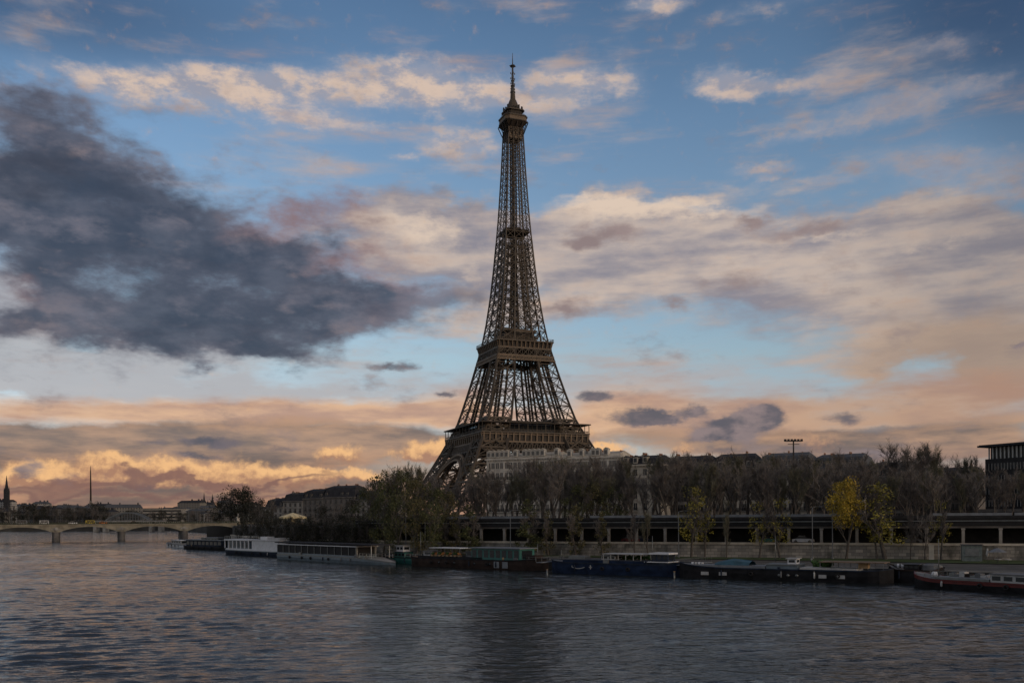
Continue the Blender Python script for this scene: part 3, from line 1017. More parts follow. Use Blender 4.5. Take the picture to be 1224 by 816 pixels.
for ax in range(4):
    rot = Matrix.Rotation(ax * math.pi / 2, 3, 'Z')
    c = [(-15, -29), (15, -29), (15, -20), (-15, -20)]
    vs = [rot @ Vector((x, y + (z > 60) * 1.2, z)) for z in (57.9, 65.0) for x, y in c]
    mb.add(vs, [(4, 5, 6, 7), (0, 1, 5, 4), (1, 2, 6, 5), (2, 3, 7, 6), (3, 0, 4, 7)], 0)
    for i in range(11):
        x = -15 + 3 * i
        mb.bar(rot @ Vector((x, -29.05, 57.9)), rot @ Vector((x, -27.85, 65)), .3, .3, 1)
    mb.bar(rot @ Vector((-15.3, -27.9, 65.2)), rot @ Vector((15.3, -27.9, 65.2)), .6, .6, 1)
mb.build('pavilion', [M['glass'], M['iron_dark']], p1)

# arches under the first platform
for ax in range(4):
    rot = Matrix.Rotation(ax * math.pi / 2, 3, 'Z')
    mb = MB()

    def ap(r, t, d=0.0):
        x, z = r * math.cos(t), 5.5 + r * math.sin(t)
        return rot @ Vector((x, -(OUT(max(0, z)) - .4 - d), z))
    N = 44
    t0 = 0.03
    for i in range(N):
        a, b = t0 + (math.pi - 2 * t0) * i / N, t0 + (math.pi - 2 * t0) * (i + 1) / N
        for r, w in ((32.0, 1.5), (35.4, 1.1)):
            mb.bar(ap(r, a), ap(r, b), w, 1.2, 2)
        mb.bar(ap(32.0, a), ap(35.4, b), .32, .32, 0)
        mb.bar(ap(35.4, a), ap(32.0, b), .32, .32, 0)
        mb.bar(ap(32.0, a, 3), ap(32.0, b, 3), 1.0, 1.0, 1)
        mb.bar(ap(32.0, a, -.3), ap(32.0, a, 3.3), .35, .35, 1)
    # spandrel posts up to the girder
    for i in range(15):
        x = -32 + 64 * i / 14
        s = math.sqrt(max(0, 35.4 ** 2 - x * x)) + 5.5
        if s < 41.5:
            mb.bar(rot @ Vector((x, -(OUT(s) - .4), s)), rot @ Vector((x, -OUT(42), 42.2)), .35, .35, 0)
    mb.build('arch', IR, tower)

# second platform
p2 = thing('second_platform', None, None); p2.parent = tower
mb = MB()
girder(mb, OUT(102.6) + .5, 102.6, OUT(105.3) + .5, 105.3, 14, .3, 2, .7)
girder(mb, OUT(105.6) + .4, 105.6, OUT(110.4) + .4, 110.4, 9, .42, 0, .8)
ring(mb, OUT(104) + .35, 103.0, 105.0, .5, 0)
girder(mb, OUT(103) - 7.5, 103, OUT(110) - 7.5, 110.4, 5, .35, 1, .6)
mb.build('girder', IR, p2)
mb = MB()
ring(mb, 18.6, 110.8, 115.0, .9, 1)
ring(mb, 19.2, 110.6, 111.2, 1.3, 2)
ring(mb, 20.3, 115.0, 115.9, 12, 0)
for ax in range(4):
    rot = Matrix.Rotation(ax * math.pi / 2, 3, 'Z')
    f = lambda u, v, q: rot @ Vector((u, v, q))
    for i in range(13):
        u = -18.2 + 36.4 * i / 12
        mb.bar(f(u, -18.9, 111.0), f(u * 1.03, -20.0, 115.0), .6, .7, 2)
    for i in range(33):
        u = -20.2 + 40.4 * i / 32
        mb.bar(f(u, -20.2, 115.9), f(u, -20.2, 117.3), .14, .14, 0)
    mb.bar(f(-20.2, -20.2, 117.3), f(20.2, -20.2, 117.3), .26, .2, 0)
    mb.bar(f(-20.2, -20.2, 116.6), f(20.2, -20.2, 116.6), .18, .14, 0)
mb.build('frieze', IR, p2)
mb = MB()
mb.box(-11.5, 11.5, -11.5, 11.5, 115.9, 119.4, 1)
mb.box(-12.6, 12.6, -12.6, 12.6, 119.4, 120.0, 0)
mb.box(-10.5, 10.5, -10.5, 10.5, 120.0, 123.2, 1)
mb.box(-11.4, 11.4, -11.4, 11.4, 123.2, 124.4, 2)
for ax in range(4):
    rot = Matrix.Rotation(ax * math.pi / 2, 3, 'Z')
    for i in range(9):
        x = -10.5 + 21 * i / 8
        mb.bar(rot @ Vector((x, -11.6, 115.9)), rot @ Vector((x, -11.6, 119.4)), .35, .3, 2)
mb.build('pavilion', IR, p2)

# summit
su = thing('summit', None, None); su.parent = tower
mb = MB()
for ax in range(4):
    rot = Matrix.Rotation(ax * math.pi / 2, 3, 'Z')
    f = lambda u, v, q: rot @ Vector((u, v, q))
    for i in range(5):
        t = -1 + i * .5
        mb.bar(f(t * 5.4, -5.4, 266), f(t * 8.2, -8.2, 275.2), .55, .55, 1)
    vs = [f(-5.2, -5.2, 263.5), f(5.2, -5.2, 263.5), f(5.2, -5.2, 272.0), f(-5.2, -5.2, 272.0)]
    mb.add(vs, [(0, 1, 2, 3)], 2)
    vs = [f(-5.3, -5.3, 272), f(5.3, -5.3, 272), f(8.3, -8.3, 275.8), f(-8.3, -8.3, 275.8)]
    mb.add(vs, [(0, 1, 2, 3)], 1)
mb.build('bracket', IR, su)
mb = MB()
mb.prism([(-8.6, -6), (-6, -8.6), (6, -8.6), (8.6, -6), (8.6, 6), (6, 8.6), (-6, 8.6), (-8.6, 6)], 275.8, 276.5, 1)
mb.prism([(-8.3, -5.8), (-5.8, -8.3), (5.8, -8.3), (8.3, -5.8), (8.3, 5.8), (5.8, 8.3), (-5.8, 8.3), (-8.3, 5.8)], 276.5, 279.4, 2)
mb.prism([(-8.8, -6), (-6, -8.8), (6, -8.8), (8.8, -6), (8.8, 6), (6, 8.8), (-6, 8.8), (-8.8, 6)], 279.4, 280.4, 0)
mb.prism([(-5.6, -4), (-4, -5.6), (4, -5.6), (5.6, -4), (5.6, 4), (4, 5.6), (-4, 5.6), (-5.6, 4)], 280.4, 284.6, 1)
mb.prism([(-6.9, -5), (-5, -6.9), (5, -6.9), (6.9, -5), (6.9, 5), (5, 6.9), (-5, 6.9), (-6.9, 5)], 284.6, 285.5, 0)
for k in range(28):
    t = 2 * math.pi * k / 28
    mb.bar((8.1 * math.cos(t), 8.1 * math.sin(t), 280.4), (8.1 * math.cos(t), 8.1 * math.sin(t), 283.4), .16, .16, 1)
random.seed(3)
for k in range(16):
    t = 2 * math.pi * k / 16 + .1
    r = random.choice((5.6, 6.6))
    h = random.uniform(2.0, 4.2)
    mb.cbox((r * math.cos(t), r * math.sin(t), 285.5 + h / 2), (.9, .9, h), 1)
mb.build('cabin', IR, su)
mb = MB()
mb.loft([[(r * math.cos(2 * math.pi * k / 12), r * math.sin(2 * math.pi * k / 12), z) for k in range(12)] for r, z in ((4.6, 285.5), (4.4, 288), (3.6, 291), (2.5, 294), (1.9, 295), (1.7, 299))], 0)
mb.build('dome', IR, su)
mb = MB()
mb.tube([(0, 0, 295), (0, 0, 304), (0, 0, 304.2), (0, 0, 313), (0, 0, 313.2), (0, 0, 320.5)], [1.5, 1.35, 1.05, .95, .75, .65], 8)
for z, r in ((300, 2.0), (305, 1.7), (309, 1.4), (320.5, 2.1)):
    mb.tube([(0, 0, z), (0, 0, z + .5)], r, 8)
for z in (301, 303, 307, 311, 315):
    for k in range(4):
        t = k * math.pi / 2
        mb.cbox((1.5 * math.cos(t), 1.5 * math.sin(t), z), (.5, .5, 1.3))
mb.bar((-2.6, 0, 320.8), (2.6, 0, 320.8), .3, .3)
mb.bar((0, -2.6, 320.8), (0, 2.6, 320.8), .3, .3)
mb.tube([(0, 0, 320), (0, 0, 331)], [.45, .12], 6)
mb.build('antenna', M['antenna'], su)

# heights and widths as the photograph's upright-corrected lens shows them
def _fit(o, off=0.0, acc=None):
    P_, D_ = R(10.77), 623.0
    if o.type == 'MESH':
        for v in o.data.vertices:
            H = v.co.z + off
            den = D_ * math.cos(P_) + H * math.sin(P_)
            y = 211.5 + FPX * (H * math.cos(P_) - D_ * math.sin(P_)) / den
            v.co.z = y * D_ / FPX - off
            k = D_ / den
            v.co.x *= k; v.co.y *= k
    for c in o.children:
        _fit(c, off + (c.location.z if c.type == 'EMPTY' else 0.0))


_fit(tower)


# ================================================================== stone bridge
BA = Vector((-150.7, 519.5, 0))                 # abutment on the near quay
BD = Vector((-.91, -.414, 0)).normalized()      # runs off to the far bank
BRZ = math.atan2(BD.y, BD.x)
bridge = thing('stone_bridge', 'low pale stone arch bridge crossing the river, with green railings and wide flat arches', 'bridge', BA, BRZ)
SPAN, PIER, NSP = 27.6, 3.4, 5
WB = 17.0
DECK = 9.0
mb = MB()
# spandrel walls with segmental arch openings; x runs along the bridge, y = -WB/2 faces ... both sides
def arch_z(u):                                # height of the intrados, u in 0..1
    return 4.5 + 2.75 * (1 - (2 * u - 1) ** 2) ** .9
for k in range(NSP):
    x0 = 2.0 + k * (SPAN + PIER)
    N = 20
    for i in range(N):
        u0, u1 = i / N, (i + 1) / N
        xa, xb = x0 + SPAN * u0, x0 + SPAN * u1
        za, zb = arch_z(u0), arch_z(u1)
        y0, y1 = -WB / 2, WB / 2
        mb.add([(xa, y0, za), (xb, y0, zb), (xb, y0, 8.1), (xa, y0, 8.1), (xa, y1, za), (xb, y1, zb), (xb, y1, 8.1), (xa, y1, 8.1)],
               [(0, 1, 2, 3), (5, 4, 7, 6), (1, 0, 4, 5)])
    xa = x0 + SPAN
    mb.box(xa, xa + PIER, -WB / 2, WB / 2, 4.5, 8.1)
mb.box(-14, 2.0, -WB / 2, WB / 2, -1, 8.1)
mb.build('arch_wall', M['bridge_stone'], bridge)
for k in range(NSP):
    x0 = 2.0 + k * (SPAN + PIER) + SPAN
    p = MB()
    hw, n = PIER / 2, 8
    poly = [(x0, -WB / 2 - .3)] + [(x0 + hw - hw * math.cos(math.pi * i / n), -WB / 2 - .3 - 2.6 * math.sin(math.pi * i / n)) for i in range(1, n)] + [(x0 + PIER, -WB / 2 - .3), (x0 + PIER, WB / 2 + .3)] + \
           [(x0 + hw + hw * math.cos(math.pi * i / n), WB / 2 + .3 + 2.6 * math.sin(math.pi * i / n)) for i in range(1, n)] + [(x0, WB / 2 + .3)]
    p.prism(poly, -2, 4.2)
    p.prism([((x - x0 - hw) * 1.06 + x0 + hw, y * 1.02) for x, y in poly], 4.2, 4.7)
    p.build('pier', M['stone_dark'], bridge)
mb = MB()
mb.box(-14, 170, -WB / 2 - .5, WB / 2 + .5, 8.1, 8.55)
mb.build('cornice', M['bridge_stone'], bridge)
mb = MB()
for sy in (-1, 1):
    y = sy * (WB / 2 + .2)
    mb.box(-12, 170, y - .15, y + .15, 8.55, 8.7)
    mb.box(-12, 170, y - .1, y + .1, 9.45, 9.58)
    for i in range(182):
        mb.box(-12 + i, -12 + i + .3, y - .06, y + .06, 8.7, 9.45)
mb.build('railing', mat('rail_green', (0.035, 0.042, 0.020), .6, 0, .2, 1), bridge)
mb = MB(); mb.box(-12, 170, -WB / 2 + .2, WB / 2 - .2, 8.551, 8.6); mb.build('roadway', M['asphalt'], bridge)
# carved emblem over each pier
for k in range(NSP):
    x0 = 2.0 + k * (SPAN + PIER) + SPAN + PIER / 2
    p = MB()
    p.tube([(x0, WB / 2 - .1, 6.0), (x0, WB / 2 + .25, 6.0)], [1.2, 1.05], 14)
    p.prism([(x0 - 2.2, WB / 2 - .05), (x0 + 2.2, WB / 2 - .05), (x0 + 2.2, WB / 2 + .2), (x0 - 2.2, WB / 2 + .2)], 5.6, 6.4)
    p.build('carving', M['stone_grey'], bridge)


def bpt(px, y=0.0):
    """point along the bridge under a given picture column, y across"""
    d = ray(px, 622); d.z = 0
    n = Vector((-BD.y, BD.x, 0))
    base = BA + n * y
    s = (base.y * d.x - base.x * d.y) / (BD.x * d.y - BD.y * d.x)
    return base + BD * s


# statues on pylons at the bridge ends
def pylon(loc, label):
    t = thing('statue_pylon', label, 'statue', loc, BRZ, 'statue pylons at the bridge end')
    p = MB(); p.box(-1.1, 1.1, -1.3, 1.3, 0, .6); p.box(-.85, .85, -1.05, 1.05, .6, 3.6); p.box(-1.05, 1.05, -1.25, 1.25, 3.6, 4.0)
    p.build('pedestal', M['stone_white'], t)
    # a standing figure leading a horse, one carved lump of forms
    f = MB()
    f.tube([(0, -1.3, 7.3), (0, -.5, 7.5), (0, .5, 7.4), (0, 1.1, 7.5)], [.35, .55, .55, .4], 8)
    f.tube([(0, -1.2, 7.4), (0, -1.7, 8.3), (0, -2.1, 8.4)], [.38, .28, .18], 7)
    for yy in (-.9, .9):
        for xx in (-.25, .25):
            f.tube([(xx, yy, 7.3), (xx, yy + .1, 6.5), (xx, yy, 5.7)], [.22, .13, .12], 6)
    f.tube([(.8, -.6, 5.7), (.8, -.6, 6.6), (.8, -.6, 7.4), (.8, -.6, 7.9)], [.22, .25, .34, .16], 7)
    f.tube([(.8, -.6, 7.9), (.8, -.6, 8.15), (.8, -.6, 8.3)], [.12, .19, .1], 7)
    f.tube([(.8, -.8, 7.6), (.5, -1.3, 7.9)], [.12, .08], 5)
    f.v = [(x * .55, y * .62, 4.0 + (z - 5.7) * .75) for x, y, z in f.v]
    f.build('statue', M['stone_grey'], t)
    return t


pylon(bpt(285, -10.5) + Vector((0, 0, 8.0)), 'pale statue pedestal at the bridge end, in front of the big dark tree')
pylon(bpt(298, -10.5) + Vector((0, 0, 8.0)), 'pale statue pedestal at the bridge end, the one nearest the quay trees')

def gnd0(px, Y, z):
    p = at_depth(px, 620, Y)
    return Vector((p.x, p.y, z))


# small kiosk pillar beside the bridge end
t = thing('kiosk', 'slim grey green advertising pillar with a domed cap on the quay beside the bridge', 'kiosk', gnd0(316, 318, 1.9))
p = MB(); p.tube([(0, 0, 0), (0, 0, 4.6)], .95, 14); p.build('drum', mat('kiosk_green', (0.20, 0.22, 0.19), .6), t)
p = MB(); p.tube([(0, 0, 4.6), (0, 0, 4.9), (0, 0, 5.4), (0, 0, 6.2)], [1.2, 1.15, .7, .1], 14); p.build('cap', M['zinc'], t)


# vehicles crossing the bridge
def car(name, label, loc, rz, L, H, W, paint, kind, group):
    t = thing(name, label, kind, loc, rz, group)
    b = MB()
    h0, hw = .28, W / 2
    if kind == 'car':
        prof = [(-L / 2, .45), (-L / 2 + .1, .8), (-L * .22, .92), (L * .24, .95), (L / 2 - .08, .85), (L / 2, .5), (L / 2 - .1, h0), (-L / 2 + .1, h0)]
        cab = [(-L * .23, .9), (-L * .10, H), (L * .20, H - .04), (L * .36, .92)]
    else:
        prof = [(-L / 2, h0), (-L / 2, H * .42), (-L / 2 + .15, H * .46), (L / 2, H * .46), (L / 2, h0)]
        cab = [(-L / 2 + .12, H * .455), (-L / 2 + .45, H), (L / 2 - .03, H), (L / 2 - .03, H * .455)]
    n = len(prof)
    b.add([(x, -hw, z) for x, z in prof] + [(x, hw, z) for x, z in prof], [tuple(range(n)), tuple(range(2 * n - 1, n - 1, -1))] + [(i, i + n, (i + 1) % n + n, (i + 1) % n) for i in range(n)])
    if kind != 'car':
        b.add([(x, -hw + .02, z) for x, z in cab] + [(x, hw - .02, z) for x, z in cab], [(0, 1, 2, 3), (7, 6, 5, 4), (0, 4, 5, 1), (1, 5, 6, 2), (2, 6, 7, 3)])
    b.build('body', paint, t)
    g = MB()
    iw = hw * .86 if kind == 'car' else hw + .012
    if kind == 'car':
        g.add([(x, -iw, z) for x, z in cab] + [(x, iw, z) for x, z in cab], [(0, 1, 2, 3), (7, 6, 5, 4), (0, 4, 5, 1), (2, 6, 7, 3)])
    else:
        nw = max(2, int(L / 1.6))
        for i in range(nw):
            a = -L / 2 + .7 + (L - 1.2) * i / nw
            g.box(a, a + (L - 1.2) / nw - .18, -iw, iw, H * .52, H * .84)
    g.build('windows', M['glass'], t)
    if kind == 'car':
        rf = MB(); rf.box(-L * .10, L * .20, -iw, iw, H - .045, H + .01); rf.build('roof', paint, t)
    for sx in (-.32, .32):
        for sy in (-1, 1):
            wh = MB(); wh.tube([(sx * L, sy * (hw - .2), .33), (sx * L, sy * hw, .33)], .33, 10); wh.build('wheel', M['black'], t)
    return t


gb = 'vehicles crossing the stone bridge'
dz = Vector((0, 0, 8.6))
car('van', 'white van on the stone bridge between the church spire and the tall mast', bpt(53, -2) + dz, BRZ, 4.6, 2.05, 1.95, M['offwhite'], 'van', gb)
car('van', 'yellow van on the stone bridge beneath the tall mast', bpt(108, -2) + dz, BRZ, 4.8, 1.95, 1.9, M['yellow'], 'van', gb)
car('parked_car', 'white car on the bridge between the white and yellow vans', bpt(87, -2) + dz, BRZ, 4.3, 1.5, 1.75, M['white'], 'car', gb)
car('parked_car', 'orange car on the bridge just after the yellow van', bpt(123, -2) + dz, BRZ, 4.2, 1.5, 1.75, M['orange'], 'car', gb)
car('parked_car', 'dark car on the bridge under the far steel arch', bpt(160, -2) + dz, BRZ, 4.4, 1.5, 1.75, M['hull_black'], 'car', gb)
car('van', 'grey van on the bridge nearest the church spire', bpt(26, -2) + dz, BRZ, 5.4, 2.2, 1.9, M['deck_grey'], 'van', gb)


def lamp_post(loc, h, label, group, arms=1, rz=0.0, pale=True):
    t = thing('street_lamp', label, 'street lamp', loc, rz, group)
    m_ = M['lamp_pale'] if pale else M['metal']
    p = MB(); p.tube([(0, 0, 0), (0, 0, .5), (0, 0, .52), (0, 0, h)], [.2, .2, .11, .07], 8); p.build('pole', m_, t)
    for k in range(arms):
        sx = (1, -1)[k]
        a = MB(); a.tube([(0, 0, h - .1), (sx * .7, 0, h + .12), (sx * 1.6, 0, h + .15)], .06, 6); a.build('arm', m_, t)
        l = MB(); l.loft([[(sx * (1.5 + x), y, h + z) for x, y in ((0, -.16), (.8, -.2), (.8, .2), (0, .16))] for z in (.06, .2)], caps=True); l.build('lamp_head', M['zinc_light'], t)
    return t


lamp_post(bpt(244, 7.9) + dz, 5.2, 'pale street lamp standing on the bridge parapet, the one over the arch nearest the quay', 'street lamps on the bridge', 1)
lamp_post(bpt(170, 7.9) + dz, 5.0, 'thin street lamp on the bridge in front of the far steel arch', 'street lamps on the bridge', 1, pale=False)
lamp_post(bpt(14, 7.9) + dz, 5.0, 'thin street lamp on the bridge below the church spire', 'street lamps on the bridge', 1, pale=False)

# ================================================================== far things down the river
# steel arch bridge seen over the stone one
t = thing('steel_arch_bridge', 'grey steel bow of a far river bridge seen above the stone bridge', 'bridge', at_depth(154, 621.5, 890))
p = MB()
R_ = 20.5
for y in (-4, 4):
    prev = None
    for i in range(17):
        u = -1 + i / 8
        z = 7.2 * (1 - u * u)
        c = Vector((u * R_, y, z))
        if prev is not None:
            p.bar(prev, c, 1.0, 1.1)
        p.bar(c, (c.x, y, -.5), .35, .35)
        prev = c
for i in range(17):
    u = -1 + i / 8
    p.bar((u * R_, -4, 7.2 * (1 - u * u)), (u * R_, 4, 7.2 * (1 - u * u)), .4)
p.build('arch', M['metal'], t)
p = MB(); p.box(-34, 34, -5, 5, -1.6, -.2)
for x in (-31, -22, 22, 31):
    p.box(x - 1.5, x + 1.5, -4, 4, -12, -1.6)
p.build('deck', M['concrete'], t)

# distant mast with a base drum
t = thing('radio_mast', 'tall thin lattice mast rising far beyond the bridge against orange cloud', 'mast', at_depth(108.5, 604, 2300))
p = MB()
for k in range(3):
    a = 2 * math.pi * k / 3
    p.bar((2.2 * math.cos(a), 2.2 * math.sin(a), 0), (.8 * math.cos(a), .8 * math.sin(a), 88), .7)
for i in range(22):
    z = i * 4
    r0, r1 = 2.2 - 1.4 * z / 88, 2.2 - 1.4 * (z + 4) / 88
    for k in range(3):
        a, b2 = 2 * math.pi * k / 3, 2 * math.pi * (k + 1) / 3
        p.bar((r0 * math.cos(a), r0 * math.sin(a), z), (r1 * math.cos(b2), r1 * math.sin(b2), z + 4), .5)
p.tube([(0, 0, 0), (0, 0, 88), (0, 0, 98)], [1.1, .9, .4], 6)
p.build('lattice', M['iron_dark'], t)
p = MB(); p.tube([(0, 0, -25), (0, 0, 4)], 6, 12); p.tube([(0, 0, 4), (0, 0, 12)], [3.2, 2.6], 10); p.build('base', M['stone_dark'], t)


def spire(px, py_top, py_base, Y, wd, label, name='church_spire', cat='church', group=None):
    a, b = at_depth(px, py_base, Y), at_depth(px, py_top, Y)
    H = b.z - a.z
    t = thing(name, label, cat, a, 0, group)
    p = MB(); p.box(-wd / 2, wd / 2, -wd / 2, wd / 2, -40, H * .32); p.build('tower', M['slate'], t)
    p = MB()
    n = 8
    p.loft([[(r * math.cos(2 * math.pi * k / n + .39), r * math.sin(2 * math.pi * k / n + .39), z) for k in range(n)] for r, z in ((wd * .50, H * .32), (wd * .27, H * .6), (wd * .03, H))])
    for sx in (-1, 1):
        for sy in (-1, 1):
            p.loft([[(sx * wd * .4 + r * math.cos(1.57 * k), sy * wd * .4 + r * math.sin(1.57 * k), z) for k in range(4)] for r, z in ((wd * .12, H * .3), (.05, H * .52))])
    p.build('spire', M['slate'], t)
    return t


spire(8, 568, 594, 1500, 6.5, 'dark pointed church spire at the far edge of the city, beyond the bridge', )
spire(244, 588, 606, 2900, 8, 'thinner of the twin far church spires, farther from the big dark tree', group='twin far spires')
spire(254, 590, 606, 2900, 9, 'wider of the twin far church spires, nearer the big dark tree', group='twin far spires')


# ================================================================== buildings
_wm = {}


def window_mesh(wd, ht, frame, kind='plain'):
    pane = M['pane_dim'] if frame.name == 'stone_white' else M['glass']
    key = (round(wd, 2), round(ht, 2), frame.name, kind)
    if key not in _wm:
        b = MB()
        b.box(-wd / 2 - .16, wd / 2 + .16, -.10, 0.02, -.18, 0, 1)                   # sill
        b.box(-wd / 2 - .13, -wd / 2, -.07, 0.02, 0, ht + .12, 1)
        b.box(wd / 2, wd / 2 + .13, -.07, 0.02, 0, ht + .12, 1)
        b.box(-wd / 2, wd / 2, -.09, 0.02, ht, ht + .16, 1)
        b.box(-wd / 2, wd / 2, -.015, 0.01, 0, ht, 0)                                # pane
        b.box(-.035, .035, -.04, -.016, 0, ht, 1)
        if kind == 'balcony':
            b.box(-wd / 2 - .3, wd / 2 + .3, -.55, 0.02, -.34, -.2, 1)
            b.box(-wd / 2 - .3, wd / 2 + .3, -.55, -.5, .75, .82, 2)
            for i in range(9):
                x = -wd / 2 - .28 + (wd + .56) * i / 8
                b.box(x - .025, x + .025, -.54, -.5, -.2, .75, 2)
        _wm[key] = b.mesh('window', [pane, frame, M['black']])
    return _wm[key]


def haussmann(name, label, cat, p0, p1, z0, floors, fh, wallm, roofm, trim, group=None, bays=None, chimneys=3, dome=False, roof_h=5.0, depth=13.0, maxwin=96, dormers=True, seed=1):
    """a street front from p0 to p1 (as seen from the river), stone floors, cornice, mansard roof, dormers and chimneys"""
    rnd = random.Random(seed)
    p0, p1 = Vector((p0[0], p0[1], 0)), Vector((p1[0], p1[1], 0))
    L = (p1 - p0).length
    d = (p1 - p0).normalized()
    t = thing(name, label, cat, (p0.x, p0.y, z0), math.atan2(d.y, d.x), group)
    H = floors * fh
    b = MB()
    b.box(0, L, 0, depth, -3, H)
    for k in range(1, floors):
        b.box(-.12, L + .12, -.14 if k in (1, floors - 1) else -.08, -.002, k * fh - .14, k * fh + .1)
    nb = bays or max(2, int(L / 3.1))
    for k in range(0, nb + 1, 4):
        x = min(L - .5, max(.5, L * k / nb))
        b.box(x - .35, x + .35, -.1, -.001, 0, H)
    b.build('wall', wallm, t)
    b = MB()
    b.box(-.4, L + .4, -.55, depth + .4, H + .002, H + .5)
    for k in range(int(L / 1.0)):
        b.box(k * 1.0 + .2, k * 1.0 + .5, -.4, -.11, H - .35, H)
    b.build('cornice', trim, t)
    r = MB()
    z1, ins = H + roof_h, max(1.0, roof_h * .38)
    r.add([(0, 0, H + .5), (L, 0, H + .5), (L, depth, H + .5), (0, depth, H + .5), (ins * .5, ins, z1), (L - ins * .5, ins, z1), (L - ins * .5, depth - ins, z1), (ins * .5, depth - ins, z1),
           (ins, depth / 2, z1 + 1.2), (L - ins, depth / 2, z1 + 1.2)],
          [(0, 1, 5, 4), (1, 2, 6, 5), (2, 3, 7, 6), (3, 0, 4, 7), (4, 5, 9, 8), (6, 7, 8, 9), (5, 6, 9), (7, 4, 8)])
    ro = r.build('roof', roofm, t)
    for k in range(chimneys):
        c = MB()
        x = L * (k + .5) / chimneys + rnd.uniform(-1, 1)
        y = rnd.uniform(depth * .3, depth * .7)
        w_, h_ = rnd.uniform(1.4, 4.2), rnd.uniform(.5, 1.5)
        c.box(x - .4, x + .4, y - w_ / 2, y + w_ / 2, z1 - 1.0, z1 + h_)
        for q in range(int(w_ / .5)):
            c.tube([(x, y - w_ / 2 + .3 + q * .5, z1 + h_), (x, y - w_ / 2 + .3 + q * .5, z1 + h_ + .7)], .16, 6, 1)
        c.build('chimney', [M['stone_grey'] if wallm.name in ('stone_white', 'stone_pale') else M['stone_dark'], M['chimney']], ro)
    n = 0
    for f in range(floors):
        for k in range(nb):
            if n >= maxwin:
                break
            x = L * (k + .5) / nb
            ht = fh * (.62 if f < floors - 1 else .55)
            wm = window_mesh(1.25, ht, trim, 'balcony' if f in (1, floors - 2) else 'plain')
            o = link('window', wm, t)
            o.location = (x, -.003, f * fh + fh * .18)
            n += 1
    if dormers:
        dm = MB()
        dm.box(-.75, .75, -.3, 1.6, 0, 1.9, 0); dm.box(-.5, .5, -.33, -.301, .25, 1.6, 1)
        dm.add([(-.9, -.35, 1.9), (.9, -.35, 1.9), (0, -.35, 2.5), (-.9, 1.8, 1.9), (.9, 1.8, 1.9), (0, 1.8, 2.5)], [(0, 1, 2), (0, 2, 5, 3), (1, 4, 5, 2), (3, 5, 4)], 2)
        me = dm.mesh('dormer', [trim, M['pane_dim'] if trim.name == 'stone_white' else M['glass'], roofm])
        for k in [q for q in range(nb) if rnd.random() < .55]:
            o = link('dormer', me, ro)
            o.location = (L * (k + .5) / nb, ins * .32, H + .9)
    if dome:
        for x in (2.6, L - 2.6) if dome == 2 else (L * .5,):
            q = MB()
            q.loft([[(x + rr * math.cos(2 * math.pi * k / 14), 2.5 + rr * math.sin(2 * math.pi * k / 14), H + zz) for k in range(14)] for rr, zz in ((1.2, .5), (1.2, 1.5), (1.1, 2.2), (.7, 2.9), (.25, 3.2), (.12, 3.9))])
            q.build('dome', wallm if dome != 2 else roofm, t)
    return t


def px_pts(x0, x1, Y0, Y1):
    a, b = at_depth(x0, 620, Y0), at_depth(x1, 620, Y1)
    return (a.x, a.y), (b.x, b.y)


def height_at(px, py, Y, z0):
    return at_depth(px, py, Y).z - z0


# the long pale stone block under the tower
G = UP_Z + .2
a, b = px_pts(582, 668, 312, 300)
haussmann('stone_building', 'pale stone apartment building right under the tower, its end wall facing the leafy trees', 'building', a, b, G, 6, 3.55, M['stone_white'], M['stone_pale'], M['stone_white'], 'pale stone blocks behind the bare trees', chimneys=5, dome=False, roof_h=1.3, maxwin=96, seed=2, bays=16)
a, b = px_pts(668.6, 742, 299.8, 290)
haussmann('stone_building', 'pale stone apartment building with a small domed turret, under the right foot of the tower', 'building', a, b, G, 6, 3.45, M['stone_white'], M['stone_pale'], M['stone_white'], 'pale stone blocks behind the bare trees', chimneys=4, dome=1, roof_h=1.3, maxwin=96, seed=3, bays=15)
a, b = px_pts(742.6, 789, 289.8, 283)
haussmann('stone_building', 'grey pale stone building with dark roof, last of the pale row', 'building', a, b, G, 5, 3.55, M['stone_pale'], M['slate'], M['stone_pale'], 'pale stone blocks behind the bare trees', chimneys=3, roof_h=2.4, maxwin=80, seed=4)
# darker blocks further along
specs = [
    (793, 850, 298, 290, 5, 3.2, 'stone_grey', 'slate', 4.4, 'dark roofed grey stone building behind bare trees, beside the pale row', 5),
    (852, 905, 292, 286, 5, 3.3, 'stone_pale', 'slate', 4.2, 'buff stone apartment building with slate roof behind the pale yellow tree', 6),
    (907, 968, 287, 279, 5, 3.3, 'stone_pale', 'zinc', 4.0, 'buff stone building with zinc roof directly below the floodlight mast', 7),
    (970, 1033, 281, 272, 5, 3.15, 'stone_grey', 'zinc', 3.8, 'grey stone building with several chimneys behind the bright yellow tree', 8),
    (1036, 1092, 276, 268, 4, 3.3, 'stone_grey', 'slate', 3.6, 'low grey building with slate roof behind the lime green tree', 9),
    (1095, 1168, 270, 260, 4, 2.9, 'stone_dark', 'slate', 3.0, 'low dark building with slate roof next to the flat roofed modern block', 10),
]
for (x0, x1, Y0, Y1, fl, fh, wm_, rm_, rh, lab, sd_) in specs:
    a, b = px_pts(x0, x1, Y0, Y1)
    haussmann('apartment_building', lab, 'building', a, b, G, fl, fh, M[wm_], M[rm_], M['stone_grey'] if wm_ == 'stone_pale' else M['stone_dark'], 'apartment buildings along the quay street', chimneys=2 + sd_ % 3, roof_h=rh, maxwin=84, seed=sd_, bays=int(14))

